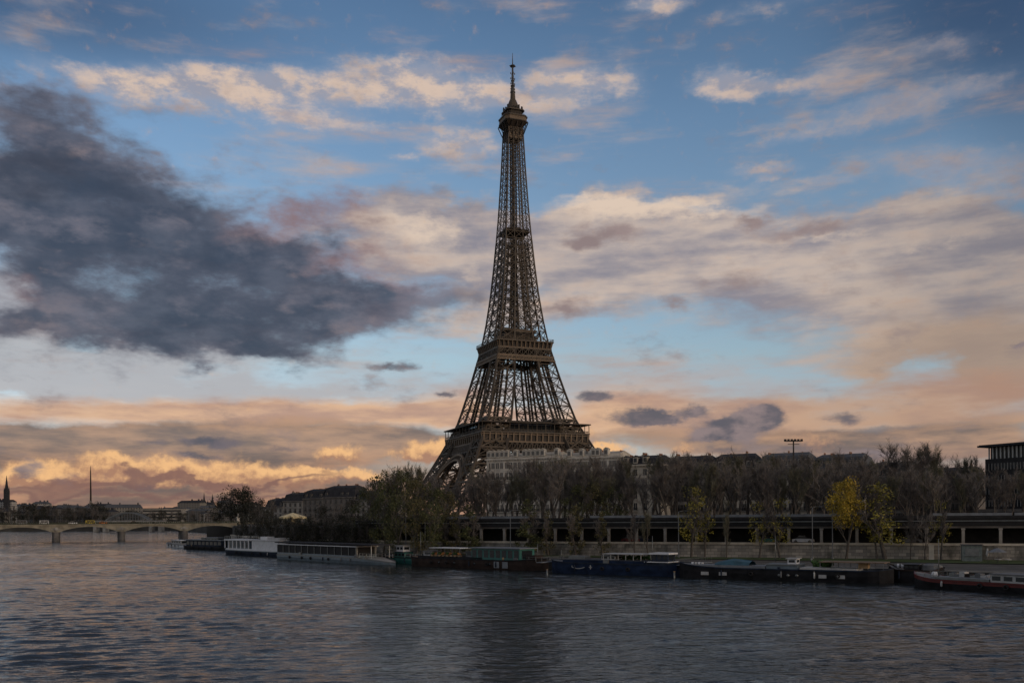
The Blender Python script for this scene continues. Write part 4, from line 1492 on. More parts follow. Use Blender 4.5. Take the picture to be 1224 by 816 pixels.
# modern block with an overhanging flat roof on the right
a, b = px_pts(1178, 1290, 236, 215)
pa, pb = Vector((*a, 0)), Vector((*b, 0))
d = (pb - pa).normalized(); L = (pb - pa).length
t = thing('office_block', 'dark modern office block with thin overhanging flat roof and a glazed top floor', 'building', (pa.x, pa.y, G), math.atan2(d.y, d.x))
Ht = height_at(1190, 531, 234, G)
m = MB(); m.box(0, L, 0, 16, -3, Ht - 3.6); m.build('wall', M['concrete_dark'], t)
m = MB(); m.box(.9, L, .9, 15, Ht - 3.599, Ht - .6); m.build('glazing', M['glass'], t)
m = MB()
for i in range(22):
    m.box(.5 + i * L / 22, .75 + i * L / 22, .55, .85, Ht - 3.598, Ht - .6)
m.build('mullion', M['lamp_pale'], t)
m = MB(); m.box(-1.3, L + 1, -1.3, 17, Ht - .6, Ht - .15); m.box(-1.0, L + 1, -1.0, 16.6, Ht - .149, Ht); m.build('roof', M['slate'], t)
nf = 5
for f in range(nf):
    z = (Ht - 4.4) * f / nf
    s_ = MB(); s_.box(.2, L - .2, -.12, -.003, z + 1.1, z + 2.6, 0)
    for i in range(28):
        s_.box(.2 + i * L / 28, .34 + i * L / 28, -.2, -.121, z + 1.0, z + 2.7, 1)
    s_.build('window_band', [M['glass'], M['concrete']], t)

# low pavilion with a flat roof under it, behind the gallery
a = at_depth(1172, 606, 212)
t = thing('low_pavilion', 'low flat roofed dark pavilion in front of the modern office block', 'pavilion', (a.x, a.y, G), R(-22))
m = MB(); m.box(0, 40, 0, 8, -3, 2.6); m.build('wall', M['black'], t)
m = MB(); m.box(-1, 41, -1.6, 8.5, 2.601, 3.3); m.build('roof', M['zinc'], t)
for i in range(9):
    m = MB(); m.box(i * 4.8, i * 4.8 + .3, -.9, -.6, -1, 2.6); m.build('post', M['metal'], t)

# buildings by the bridge on the near bank
grp = 'stone houses at the bridge end'
sp2 = [
    (317, 338, 520, 512, 3, 3.3, 'stone_grey', 'slate', 4.0, 'pale stone house with slate roof next to the dark tree at the bridge end', 21),
    (338.5, 362, 512, 505, 4, 3.2, 'stone_grey', 'slate', 4.0, 'taller pale stone house standing behind the round striped pavilion', 22),
    (362.5, 386, 505, 498, 4, 3.5, 'stone_dark', 'slate', 4.5, 'grey stone house with chimneys beside the tall dark corner house', 23),
    (386.5, 424, 498, 488, 4, 3.6, 'stone_dark', 'slate', 5.5, 'tall dark corner house with steep slate roof by the quay trees', 24),
    (425, 470, 488, 476, 4, 3.2, 'stone_grey', 'slate', 4.0, 'grey house with slate roof mostly hidden by leafy trees', 25),
]
for (x0, x1, Y0, Y1, fl, fh, wm_, rm_, rh, lab, sd_) in sp2:
    a, b = px_pts(x0, x1, Y0, Y1)
    haussmann('town_house', lab, 'building', a, b, G - 1, fl, fh, M[wm_], M[rm_], M['stone_grey'] if wm_ == 'stone_pale' else M['stone_dark'], grp, chimneys=3, roof_h=rh, maxwin=60, seed=sd_)

# round pavilion with a striped canopy (a merry-go-round)
c = at_depth(350, 612, 455)
t = thing('merry_go_round', 'round pavilion with lit pale yellow canopy in front of the stone houses', 'carousel', (c.x, c.y, UP_Z))
m = MB(); m.tube([(0, 0, 0), (0, 0, .5)], 6.2, 24); m.build('platform', M['deck_wood'], t)
lit = bpy.data.materials.new('lit_canopy'); lit.use_nodes = True
pr = lit.node_tree.nodes['Principled BSDF']; pr.inputs['Base Color'].default_value = (.6, .48, .25, 1); pr.inputs['Emission Color'].default_value = (1, .72, .3, 1); pr.inputs['Emission Strength'].default_value = .03
m = MB()
for i in range(24):
    a0, a1 = 2 * math.pi * i / 24, 2 * math.pi * (i + 1) / 24
    mi = i % 2
    pts_ = [(6.6, 2.6), (6.6, 3.6), (4, 4.4), (0.1, 5.6)]
    for (r0, z0), (r1, z1) in zip(pts_, pts_[1:]):
        m.add([(r0 * math.cos(a0), r0 * math.sin(a0), z0), (r0 * math.cos(a1), r0 * math.sin(a1), z0), (r1 * math.cos(a1), r1 * math.sin(a1), z1), (r1 * math.cos(a0), r1 * math.sin(a0), z1)], [(0, 1, 2, 3)], mi)
m.build('canopy', [lit, M['cream']], t)
for i in range(12):
    m = MB(); a0 = 2 * math.pi * i / 12; m.tube([(5.9 * math.cos(a0), 5.9 * math.sin(a0), .5), (5.9 * math.cos(a0), 5.9 * math.sin(a0), 2.7)], .12, 6); m.build('post', M['offwhite'], t)
m = MB(); m.tube([(0, 0, .5), (0, 0, 4)], 1.8, 12); m.build('core', M['cream'], t)

# distant low hills under the horizon line of the city
hill = MB()
random.seed(11)
xs = [-3800 + 100 * i for i in range(81)]
prof = []
for i, x in enumerate(xs):
    prof.append(34 + 16 * math.sin(x * .0021 + 1.0) + 9 * math.sin(x * .0063) + random.uniform(-2, 2))
vs = [(x, 4300, 0) for x in xs] + [(x, 4700, max(6, p)) for x, p in zip(xs, prof)] + [(x, 6200, max(5, p * .8)) for x, p in zip(xs, prof)]
n = len(xs)
hill.add(vs, [(i, i + 1, i + 1 + n, i + n) for i in range(n - 1)] + [(i + n, i + 1 + n, i + 1 + 2 * n, i + 2 * n) for i in range(n - 1)])
tag(hill.build('hills', mat('hills', (.05, .055, .05), .95, 0, .4, .01)), kind='structure')


# the far city beyond the bridge: many small blocks, each one its own
def facade_mat(name, col):
    m = bpy.data.materials.new(name); m.use_nodes = True
    b = NB(m.node_tree); p = m.node_tree.nodes['Principled BSDF']; p.inputs['Roughness'].default_value = .9
    t = b.new('ShaderNodeTexCoord')
    x, y, z = b.sep(t.outputs['Object'])
    fx = b.m('FRACT', b.m('MULTIPLY', b.m('ADD', x, y), .31)); fz = b.m('FRACT', b.m('MULTIPLY', z, .31))
    k = b.m('MULTIPLY', b.m('MULTIPLY', b.m('GREATER_THAN', fx, .36), b.m('LESS_THAN', fx, .78)), b.m('MULTIPLY', b.m('GREATER_THAN', fz, .25), b.m('LESS_THAN', fz, .8)))
    n = b.noise(t.outputs['Object'], .12, 4, .6)
    base = b.mix(n, (*[c * .7 for c in col], 1), (*[c * 1.25 for c in col], 1))
    b.put(p.inputs['Base Color'], b.mix(k, base, (.035, .038, .042, 1)))
    return m


FM = [facade_mat('far_facade_pale', (.20, .185, .16)), facade_mat('far_facade_grey', (.12, .115, .11)), facade_mat('far_facade_white', (.34, .33, .31))]
random.seed(21)
for i in range(64):
    px = random.uniform(-30, 330)
    Y = random.choice((random.uniform(1120, 1500), random.uniform(1500, 2300)))
    if px > 200:
        Y = random.uniform(1300, 2600)
    g = at_depth(px, 620, Y)
    Wd, Dp = random.uniform(18, 46), random.uniform(12, 20)
    ztop = at_depth(px, random.uniform(600, 612) + (4 if Y < 1500 else -2), Y).z
    H = max(12, min(36, ztop - UP_Z))
    t = thing('city_house', 'small far city block with windows, part of the distant skyline beyond the bridge', 'building', (g.x, g.y, UP_Z), R(random.uniform(-25, 25)), 'far city blocks beyond the bridge')
    m = MB(); m.box(-Wd / 2, Wd / 2, -Dp / 2, Dp / 2, -4, H); m.build('wall', random.choice(FM + [FM[1]]), t)
    rh = random.uniform(2, 4.5)
    m = MB()
    m.add([(-Wd / 2 - .3, -Dp / 2 - .3, H), (Wd / 2 + .3, -Dp / 2 - .3, H), (Wd / 2 + .3, Dp / 2 + .3, H), (-Wd / 2 - .3, Dp / 2 + .3, H), (-Wd / 2 + 2, -1, H + rh), (Wd / 2 - 2, -1, H + rh), (Wd / 2 - 2, 1, H + rh), (-Wd / 2 + 2, 1, H + rh)],
          [(0, 1, 5, 4), (1, 2, 6, 5), (2, 3, 7, 6), (3, 0, 4, 7), (4, 5, 6, 7)])
    for k in range(3):
        x = random.uniform(-Wd / 2 + 2, Wd / 2 - 2)
        m.box(x - .6, x + .6, -1.5, 1.5, H + rh - .5, H + rh + 2)
    m.build('roof', random.choice((M['slate'], M['zinc'])), t)
# pale long block just right of the steel arch
g = at_depth(196, 618, 1150)
t = thing('long_block', 'long pale horizontal block with rows of windows behind the far trees', 'building', (g.x, g.y, UP_Z), R(4))
m = MB(); m.box(-24, 24, -8, 8, -4, 17); m.build('wall', M['stone_grey'], t)
for f in range(4):
    m = MB(); m.box(-23, 23, -8.15, -8.002, 1.4 + f * 4, 3.2 + f * 4); m.build('window_band', M['glass'], t)
m = MB(); m.box(-24.6, 24.6, -8.6, 8.6, 17.001, 17.7); m.build('roof', M['zinc'], t)


# ================================================================== trees
def bare_tree(seed, h, spread, n_twig, tw, upright=.5, first=.25):
    """trunk and limbs as one mesh, fine branches and twigs as the crown"""
    rnd = random.Random(seed)
    tr, cr = MB(), MB()
    tips = []

    def grow(p, d, L, r, lev, mb):
        n = 3 if lev < 2 else 2
        pts, rr = [p], [r]
        dd = d.copy()
        for i in range(n):
            dd = (dd + Vector((rnd.gauss(0, .13), rnd.gauss(0, .13), rnd.gauss(.05, .08)))).normalized()
            p = p + dd * (L / n)
            pts.append(p); rr.append(r * (1 - .42 * (i + 1) / n))
        mb.tube(pts, rr, 7 if lev == 0 else (5 if lev == 1 else 3), 0, cap=False, smooth=lev < 2)
        if lev >= 3:
            tips.append((pts, dd, L))
            return
        k = (rnd.randint(5, 7), rnd.randint(4, 5), rnd.randint(3, 4))[lev]
        for j in range(k):
            f = (first + (1 - first) * (j + rnd.random() * .7) / k) if lev == 0 else (.3 + .7 * (j + rnd.random() * .7) / k)
            f = min(f, .999)
            q = pts[0].lerp(pts[-1], f)
            i0 = min(n - 1, int(f * n)); q = pts[i0].lerp(pts[i0 + 1], f * n - i0)
            az = rnd.uniform(0, 2 * math.pi)
            up = upright + rnd.uniform(-.15, .35) + (.25 * f if lev == 0 else 0)
            side = Vector((math.cos(az), math.sin(az), 0))
            nd = (side * (1.1 - up) + Vector((0, 0, 1)) * up + dd * .35).normalized()
            LL = L * ((.62 if lev == 0 else .60) * rnd.uniform(.75, 1.2)) * (spread if lev == 0 else 1) * (1.15 - .4 * f if lev == 0 else 1)
            grow(q, nd, LL, rr[-1] * .62 if lev else r * .42 * (1.15 - .5 * f), lev + 1, tr if lev < 1 else cr)
        tips.append((pts[-2:], dd, L * .5))
    grow(Vector((0, 0, 0)), Vector((rnd.gauss(0, .03), rnd.gauss(0, .03), 1)).normalized(), h * .72, h * .019 + .05, 0, tr)
    for i in range(n_twig):
        pts, dd, L = tips[rnd.randrange(len(tips))]
        q = pts[0].lerp(pts[-1], rnd.random())
        d = (dd * .9 + Vector((rnd.gauss(0, .6), rnd.gauss(0, .6), rnd.gauss(.25, .5)))).normalized()
        l = rnd.uniform(.5, 1.5) * h / 16
        e = q + d * l
        sd = d.cross(Vector((rnd.gauss(0, 1), rnd.gauss(0, 1), rnd.gauss(0, 1)))).normalized() * tw
        mid = q.lerp(e, .55) + Vector((rnd.gauss(0, .06), rnd.gauss(0, .06), .05))
        cr.add([q - sd, q + sd, mid + sd * .7, mid - sd * .7, e], [(0, 1, 2, 3), (3, 2, 4)])
    return tr, cr


def leaf_cards(mb, centres, n, size, rnd, mi=0):
    for i in range(n):
        c, r = centres[rnd.randrange(len(centres))]
        while True:
            v = Vector((rnd.uniform(-1, 1), rnd.uniform(-1, 1), rnd.uniform(-1, 1)))
            if v.length < 1:
                break
        p = c + v * r
        a = Vector((rnd.gauss(0, 1), rnd.gauss(0, 1), rnd.gauss(0, 1))).normalized()
        b = a.cross(Vector((rnd.gauss(0, 1), rnd.gauss(0, 1), rnd.gauss(0, 1)))).normalized()
        s = size * rnd.uniform(.6, 1.3)
        mb.add([p - a * s, p + b * s * .5, p + a * s, p - b * s * .5], [(0, 1, 2, 3)], mi)


def leafy_tree(seed, h, rad, n_leaf, size, base=.25, shape='round', clumps=26, bare=500, tw=.03):
    rnd = random.Random(seed)
    tr, cr = bare_tree(seed + 100, h * .9, .8 * rad / (h * .3), bare, tw, .55)
    lf = MB()
    cs = []
    for i in range(clumps):
        t = rnd.random()
        z = h * (base + (1 - base) * t)
        if shape == 'round':
            rr = rad * math.sqrt(max(.05, 1 - (2 * t - .9) ** 2 / 1.25))
        elif shape == 'cone':
            rr = rad * (1.05 - .85 * t)
        else:
            rr = rad * (.55 + .45 * math.sin(math.pi * min(1, t * 1.1)))
        a = rnd.uniform(0, 2 * math.pi); q = math.sqrt(rnd.random()) * rr
        cs.append((Vector((q * math.cos(a), q * math.sin(a), z)), rad * rnd.uniform(.22, .44)))
    leaf_cards(lf, cs, n_leaf, size, rnd)
    return tr, cr, lf


def tree_thing(name, label, loc, meshes, rz=0, sc=1.0, group=None):
    t = thing(name, label, 'tree', loc, rz, group)
    t.scale = (sc, sc, sc) if not hasattr(sc, '__len__') else sc
    for nm, me in meshes:
        link(nm, me, t)
    return t


def unit_height(*mbs, h=16.0):
    zs = sorted(p[2] for m in mbs for p in m.v)
    k = h / zs[int(len(zs) * .995)]
    for m in mbs:
        m.v = [(x * k, y * k, z * k) for x, y, z in m.v]


BARE = []
for sd in range(7):
    tr, cr = bare_tree(sd * 7 + 1, 16.0, (.85, 1.0, .75, .9, 1.1, .8, .95)[sd], 4200, .022, (.55, .45, .65, .5, .4, .6, .5)[sd], (.14, .2, .12, .18, .2, .15, .12)[sd])
    unit_height(tr, cr)
    BARE.append([('trunk', tr.mesh('trunk', M['bark'])), ('crown', cr.mesh('crown', M[('twig_pale', 'twig', 'twig_olive', 'twig', 'twig_pale', 'twig_olive', 'twig')[sd]]))])
FAR_BARE = []
for sd in range(3):
    tr, cr = bare_tree(sd * 5 + 300, 16.0, 1.05, 1500, .05, .5, .3)
    unit_height(tr, cr)
    FAR_BARE.append([('trunk', tr.mesh('trunk', M['bark'])), ('crown', cr.mesh('crown', M['twig']))])


def leafset(seed, h, rad, n, size, mt, **k):
    tr, cr, lf = leafy_tree(seed, h, rad, n, size, **k)
    return [('trunk', tr.mesh('trunk', M['bark'])), ('branches', cr.mesh('branches', M['twig'])), ('crown', lf.mesh('crown', M[mt]))]


def gnd(px, Y, z=UP_Z):
    p = at_depth(px, 620, Y)
    return Vector((p.x, p.y, z))


def wall_depth(px):
    """depth of the wall line under a picture column"""
    d = ray(px, 640)
    k = d.x / d.y
    for a, b in zip(WALL, WALL[1:]):
        den = (b[0] - a[0]) - k * (b[1] - a[1])
        if abs(den) < 1e-9:
            continue
        s = (k * a[1] - a[0]) / den
        if -1e-6 <= s <= 1 + 1e-6:
            return a[1] + (b[1] - a[1]) * s
    return 200.0


LG = [leafset(51, 14, 5.2, 2300, .26, 'leaf_green', base=.18), leafset(52, 14, 4.6, 2100, .26, 'leaf_olive', base=.12, shape='oval'), leafset(53, 14, 5.0, 2200, .26, 'leaf_green', base=.2, shape='oval')]
random.seed(77)
# two rows of bare plane trees along the street behind the gallery
rowlab = {
    0: 'bare brown street tree in front of the pale stone buildings under the tower',
    1: 'bare brown street tree between the pale buildings and the pale yellow tree',
    2: 'bare brown street tree below the floodlight mast',
    3: 'bare brown street tree behind the golden and lime trees',
    4: 'bare brown street tree in front of the office block and low dark building',
}
def seg(px):
    return 0 if px < 760 else 1 if px < 880 else 2 if px < 985 else 3 if px < 1085 else 4
i = 0
px = 566.0
while px < 1236:
    for row, dY in ((0, 14), (1, 32), (2, 50)):
        x = px + random.uniform(-7, 7) + row * 7
        if row == 2 and x > 1130:
            continue
        Y = wall_depth(x) + dY + random.uniform(-2, 2)
        top = 545 + (random.uniform(0, 12) if row else random.uniform(3, 26))
        if 620 < x < 775 and row:
            top = random.uniform(545, 553)
        elif 775 <= x < 1050 and row:
            top = random.uniform(541, 550)
        if x < 610:
            top += 14
        if x > 1040:
            top += 8
        H = at_depth(x, top, Y).z - UP_Z
        tree_thing('bare_tree', rowlab[seg(x)], gnd(x, Y), BARE[i % 7], random.uniform(0, 6.3), (H / 16.0 * random.uniform(.9, 1.1), H / 16.0 * random.uniform(.9, 1.1), H / 16.0), 'bare street trees, row ' + ('by the pale building', 'by the pale yellow tree', 'below the mast', 'by the yellow trees', 'by the office block')[seg(x)])
        i += 1
    px += 15.5 if px < 1000 else 19

# taller bare trees against the sky at the far side
for (x, top, Y, k, wd) in ((1084, 537, 240, 0, 1.1), (1090, 534, 244, 5, 1.2), (1097, 530, 243, 3, 1.3), (1103, 531, 239, 6, 1.2), (1111, 534, 238, 2, 1.15), (1093, 538, 236, 1, 1.2), (1131, 543, 246, 1, .9), (1148, 545, 250, 5, .9), (1164, 546, 250, 6, .9)):
    H = at_depth(x, top, Y).z - UP_Z
    lab = 'tall dark bushy bare tree standing above the roofs against the sky' if x < 1115 else 'thin bare tree against the sky between the tall dark trees and the office block'
    tree_thing('bare_tree', lab, gnd(x, Y), BARE[k], k, (H / 16 * wd, H / 16 * wd, H / 16), 'tall dark trees above the roofs' if x < 1115 else 'thin trees beside the office block')
for j, (x, top) in enumerate(((692, 583), (712, 580), (733, 584))):
    Y = wall_depth(x) + 13
    H = at_depth(x, top, Y).z - UP_Z
    tree_thing('leafy_tree', 'dull green leafy tree among the bare street trees, behind the blue barge', gnd(x, Y), LG[j], j * 2.0, (H / 14 * 1.1, H / 14 * 1.1, H / 14), 'green trees among the bare street trees')

# bare trees left of the tower's foot, above the leafy ones
for j, (x, top, Y) in enumerate(((452, 575, 300), (464, 566, 296), (476, 558, 292), (488, 553, 288), (500, 556, 286), (512, 560, 284), (524, 566, 280), (536, 574, 278), (549, 577, 276), (560, 580, 274), (571, 570, 272))):
    H = at_depth(x, top, Y).z - UP_Z
    tree_thing('bare_tree', "bare tree at the tower's foot, rising behind the green leafy trees" if x < 515 else "dark bare tree before the tower's foot, between the leafy trees and the pale building", gnd(x, Y), BARE[(j * 3) % 7], j, (H / 17, H / 17, H / 16), 'bare trees behind the leafy ones' if x < 515 else 'dark bare trees before the tower foot')

# green leafy trees on the quay left of the gallery
for j, (x, top, base_py, dw) in enumerate(((438, 588, 648, 10), (452, 573, 648, 6), (466, 566, 648, 2), (480, 568, 650, 4), (494, 574, 650, 0), (508, 580, 650, 5), (522, 588, 650, 1), (536, 590, 650, 4), (458, 592, 652, -6), (476, 596, 652, -8), (498, 600, 652, -9), (516, 603, 652, -8))):
    Y = wall_depth(x) + dw
    z0 = LOW_Z if dw < 0 else 4.6
    H = at_depth(x, top, Y).z - z0
    tree_thing('leafy_tree', 'dull green leafy tree at the end of the railway gallery below the tower' if dw >= 0 else 'dull green leafy tree on the lower quay behind the teal boat', gnd(x, Y, z0), LG[j % 3], j * 1.3, (H / 14 * .8, H / 14 * .8, H / 14), 'leafy trees at the end of the gallery' if dw >= 0 else 'leafy trees behind the teal boat')

# small trees on the lower quay in front of the columns
YL = leafset(61, 11, 3.1, 4800, .17, 'leaf_yellow', base=.46, clumps=60, bare=300)
LM = leafset(62, 12, 3.0, 900, .20, 'leaf_lime', base=.22, shape='oval', bare=900)
LM2 = leafset(63, 12, 2.6, 520, .20, 'leaf_lime', base=.3, shape='oval', bare=1000)
CN = [leafset(64, 8, 1.7, 900, .18, 'leaf_green', base=.12, shape='cone'), leafset(65, 8, 1.6, 850, .18, 'leaf_olive', base=.1, shape='cone')]
quayT = [
    (1011, 577, 666, YL, 'round_tree', 'bright golden yellow tree with round crown in front of the railway gallery', .8),
    (1058, 580, 668, LM, 'young_tree', 'lime green and yellow tree beside the golden yellow one', 1.45),
    (1048, 596, 668, LM2, 'young_tree', 'thin half bare lime tree between the golden tree and the lime tree', .8),
    (826, 583, 664, LM, 'young_tree', 'pale yellow green tree in front of the columns, standing by the blue barge wheelhouse', .9),
    (842, 596, 664, LM2, 'young_tree', 'thin half bare tree just beside the pale yellow green tree', .8),
    (907, 602, 668, LM2, 'young_tree', 'half bare tree with a few yellow leaves, above the dark barge with the blue tarpaulin', .9),
    (932, 598, 668, LM2, 'young_tree', 'half bare thin tree with yellow tips below the floodlight mast', .95),
    (630, 598, 658, CN[0], 'small_tree', 'green conical tree on the quay above the brown barge roof', 1.25),
    (655, 612, 660, CN[1], 'small_tree', 'smallest olive conical tree on the quay at the bow of the blue barge', .9),
    (688, 606, 660, CN[1], 'small_tree', 'olive conical tree on the quay behind the blue barge bow', 1.15),
    (720, 614, 662, CN[1], 'small_tree', 'olive conical tree on the quay behind the middle of the blue barge', 1.0),
    (561, 605, 656, CN[0], 'small_tree', 'green conical tree on the quay behind the brown barge awning', 1.2),
    (543, 614, 656, CN[1], 'small_tree', 'olive conical tree near the end of the gallery, beside the taller green cone', 1.0),
    (528, 616, 656, CN[0], 'small_tree', 'low green conical tree next to the leafy trees at the gallery end', 1.0),
    (1124, 600, 670, LM2, 'young_tree', 'slim nearly bare tree by the grey hut on the lower quay', .75),
]
for (x, top, bpy_, ms, nm, lab, wsc) in quayT:
    Y = wall_depth(x) - 3.0
    H = at_depth(x, top, Y).z - LOW_Z
    h0 = 11 if ms is YL else 12 if ms in (LM, LM2) else 8
    tree_thing(nm, lab, gnd(x, Y, LOW_Z + .1), ms, x * .37, (H / h0 * wsc, H / h0 * wsc, H / h0), None)
for j, x in enumerate((868, 1088, 1105, 775, 758)):
    Y = wall_depth(x) - 3.5
    H = at_depth(x, 612, Y).z - LOW_Z
    tree_thing('bare_tree', ('slim bare tree on the lower quay next to the thin half bare pale tree', 'slim bare tree on the lower quay just past the lime green tree', 'slim bare tree on the lower quay nearest the pale quay pillar', 'slim bare tree on the lower quay behind the white wheelhouse', 'slim bare tree on the lower quay behind the white awning of the blue barge')[j], gnd(x, Y, LOW_Z + .1), BARE[(j + 2) % 7], j, (H / 16 * .7, H / 16 * .7, H / 16), None)

# dark trees by the bridge end and along the quay behind the excursion boats
DK = [leafset(81, 14, 6.0, 1700, .36, 'leaf_dark', base=.12, clumps=34), leafset(82, 14, 5.2, 1500, .36, 'leaf_dark', base=.1, shape='oval', clumps=30)]
for j, (x, top, Y, sc) in enumerate(((276, 586, 548, 1.5), (287, 584, 552, 1.5), (298, 588, 545, 1.3), (263, 600, 556, 1.2))):
    H = at_depth(x, top, Y).z - UP_Z
    tree_thing('dark_tree', 'big dark tree clump at the bridge end beside the stone houses', gnd(x, Y), DK[j % 2], j, (H / 14 * sc * .8, H / 14 * sc * .8, H / 14), 'dark trees at the bridge end')
for j in range(22):
    x = 308 + j * 6.3
    Y = (wall_depth(min(x, 440)) if x > 300 else 340) + random.uniform(4, 26) + (40 if j % 3 == 0 else 0)
    Y = max(Y, 250)
    top = random.uniform(601, 617) if j % 3 else random.uniform(594, 604)
    if 330 < x < 372:
        top = max(top, 616)
    H = at_depth(x, top, Y).z - 7
    ms = (DK[0], BARE[j % 7], DK[1], BARE[(j + 3) % 7])[j % 4]
    h0 = 14 if ms in DK else 16
    tree_thing('dark_tree' if ms in DK else 'bare_tree', 'dark tree in the row along the quay behind the white and glass sided boats' if ms in DK else 'bare dark tree in the row along the quay behind the white and glass sided boats', gnd(x, Y, 6.5), ms, j, (H / h0, H / h0, H / h0), 'quay trees behind the excursion boats, ' + ('leafy' if ms in DK else 'bare'))

# the far wooded bank beyond the bridge
for j in range(74):
    x = -20 + j * 3.9 + random.uniform(-2, 2)
    Y = random.uniform(1025, 1120) if x < 150 else random.uniform(985, 1080)
    if x > 268:
        Y = random.uniform(640, 760)
    top = random.uniform(601, 612) if x < 130 else random.uniform(609, 616)
    H = max(8, at_depth(x, top, Y).z - UP_Z)
    ms = (DK[0], FAR_BARE[0], DK[1], FAR_BARE[1], FAR_BARE[2])[j % 5]
    h0 = 14 if ms in DK else 16
    tree_thing('far_tree', 'dark far tree in the wooded bank beyond the stone bridge', gnd(x, Y), ms, j, (H / h0 * 1.1, H / h0 * 1.1, H / h0), 'far trees beyond the bridge')

# dark growth hanging over the bank wall behind the white and glass sided boats
for j in range(14):
    x = 340 + j * 7.6
    Y = wall_depth(x) - 1.5 - (j % 3)
    H = at_depth(x, random.uniform(621, 630), Y).z - LOW_Z
    tree_thing('bank_tree', 'low dark tree growing at the foot of the bank wall behind the excursion boats', gnd(x, Y, LOW_Z), DK[j % 2], j * 2.1, (H / 14 * .8, H / 14 * .8, H / 14), 'low trees along the bank wall')

for j, x in enumerate((288, 294, 301, 308, 316, 323, 331)):
    Y = wall_depth(x) - .6 + (2 if x < 300 else 0)
    H = at_depth(x, (616, 621, 615, 622, 617, 622, 619)[j], Y).z - LOW_Z
    tree_thing('bank_tree', 'narrow dark tree against the bank wall beside the slim green pillar', gnd(x, Y, LOW_Z), DK[(j + 1) % 2], j * 1.7, (H / 14 * .55, H / 14 * .55, H / 14), 'narrow trees at the bank wall end')


# ================================================================== boats
def berth(x0, y0, x1, y1):
    """waterline ends (picture columns and rows of bow and stern) -> centre, heading, length"""
    a, b = on_level(x0, y0), on_level(x1, y1)
    c = (a + b) / 2
    d = b - a
    nr = Vector((d.y, -d.x, 0)).normalized()
    c = c + nr * (2.3 if nr.y > 0 else -2.3)       # the outer side sits on the measured line
    return c, math.atan2(d.y, d.x), d.length


def hull_rings(L, B, H, bow=.2, stern=.12, sheer=.6, bluff=.75, keel=-.8, flare=.92):
    """stations from stern (-L/2) to bow (+L/2)"""
    rings, deck = [], []
    N = 22
    for i in range(N + 1):
        u = i / N
        x = -L / 2 + L * u
        wdt = B / 2
        if u > 1 - bow:
            q = (u - (1 - bow)) / bow
            wdt *= max(.03, max(0.0, 1 - q ** 2.4) ** bluff)
        if u < stern:
            q = 1 - u / stern
            wdt *= max(.25, max(0.0, 1 - q ** 2.6) ** .6)
        z = H + sheer * max(0, (u - .72) / .28) ** 2 + .5 * sheer * max(0, (.14 - u) / .14) ** 2
        wl = wdt * flare
        rings.append([(x, -wdt, z), (x, -wdt * .995, z * .55), (x, -wl, 0), (x, -wl * .8, keel), (x, wl * .8, keel), (x, wl, 0), (x, wdt * .995, z * .55), (x, wdt, z)])
        deck.append((x, wdt, z))
    return rings, deck


def boat_base(name, label, cat, c, rz, L, B, H, hullm, deckm, group=None, rail=None, railz=.0, **k):
    t = thing(name, label, cat, (c.x, c.y, 0), rz, group)
    t.scale = (1, 1, .9)
    rings, deck = hull_rings(L, B, H, **k)
    m = MB(); m.loft(rings, 0, closed=False, smooth=False)
    n = len(rings[0])
    m.add(rings[0], [tuple(range(n))]); m.add(rings[-1], [tuple(range(n - 1, -1, -1))])
    m.build('hull', hullm, t)
    m = MB()
    vs = [(x, -w * .97, z - .06) for x, w, z in deck] + [(x, w * .97, z - .06) for x, w, z in deck]
    nn = len(deck)
    m.add(vs, [(i, i + 1, i + 1 + nn, i + nn) for i in range(nn - 1)])
    m.build('deck', deckm, t)
    if rail is not None:
        m = MB()
        for sy in (-1, 1):
            for (x0, w0, z0), (x1, w1, z1) in zip(deck, deck[1:]):
                m.bar((x0, sy * w0, z0 - railz), (x1, sy * w1, z1 - railz), .16, .22)
        m.build('rubbing_strake', rail, t)
    return t, deck


def cabin(t, x0, x1, W, z0, z1, wallm, roofm, nwin, win=(.35, .75), over=.25, name='cabin', both=True, winm=None, roof_t=.14, ends=True):
    """cabin block with separate window panes and roof"""
    m = MB(); m.box(x0, x1, -W / 2, W / 2, z0, z1); cb = m.build(name, wallm, t)
    L = x1 - x0; h = z1 - z0
    for k in range(nwin):
        a = x0 + L * (k + .14) / nwin; b = x0 + L * (k + .86) / nwin
        for sy in (-1, 1):
            m = MB()
            ya, yb = sorted((sy * (W / 2 + .003), sy * (W / 2 + .03)))
            m.box(a, b, ya, yb, z0 + h * win[0], z0 + h * win[1])
            m.build('window', winm or M['glass'], cb)
    if ends and nwin:
        for x in (x0, x1):
            m = MB(); s = -1 if x == x0 else 1
            xa, xb = sorted((x + s * .003, x + s * .03)); m.box(xa, xb, -W * .35, W * .35, z0 + h * win[0], z0 + h * win[1]); m.build('window', winm or M['glass'], cb)
    m = MB(); m.box(x0 - over, x1 + over, -W / 2 - over, W / 2 + over, z1 + .001, z1 + roof_t); m.build('roof', roofm, t)
    return cb


def canopy(t, x0, x1, W, z0, z1, roofm, np=5, postm=None, th=.14):
    m = MB(); m.box(x0 - .2, x1 + .2, -W / 2 - .2, W / 2 + .2, z1, z1 + th); m.build('awning', roofm, t)
    for i in range(np):
        x = x0 + (x1 - x0) * i / (np - 1)
        for sy in (-1, 1):
            m = MB()
            m.bar((x, sy * W / 2, z0), (x, sy * W / 2, z1), .09)
            m.build('awning_post', postm or M['lamp_pale'], t)


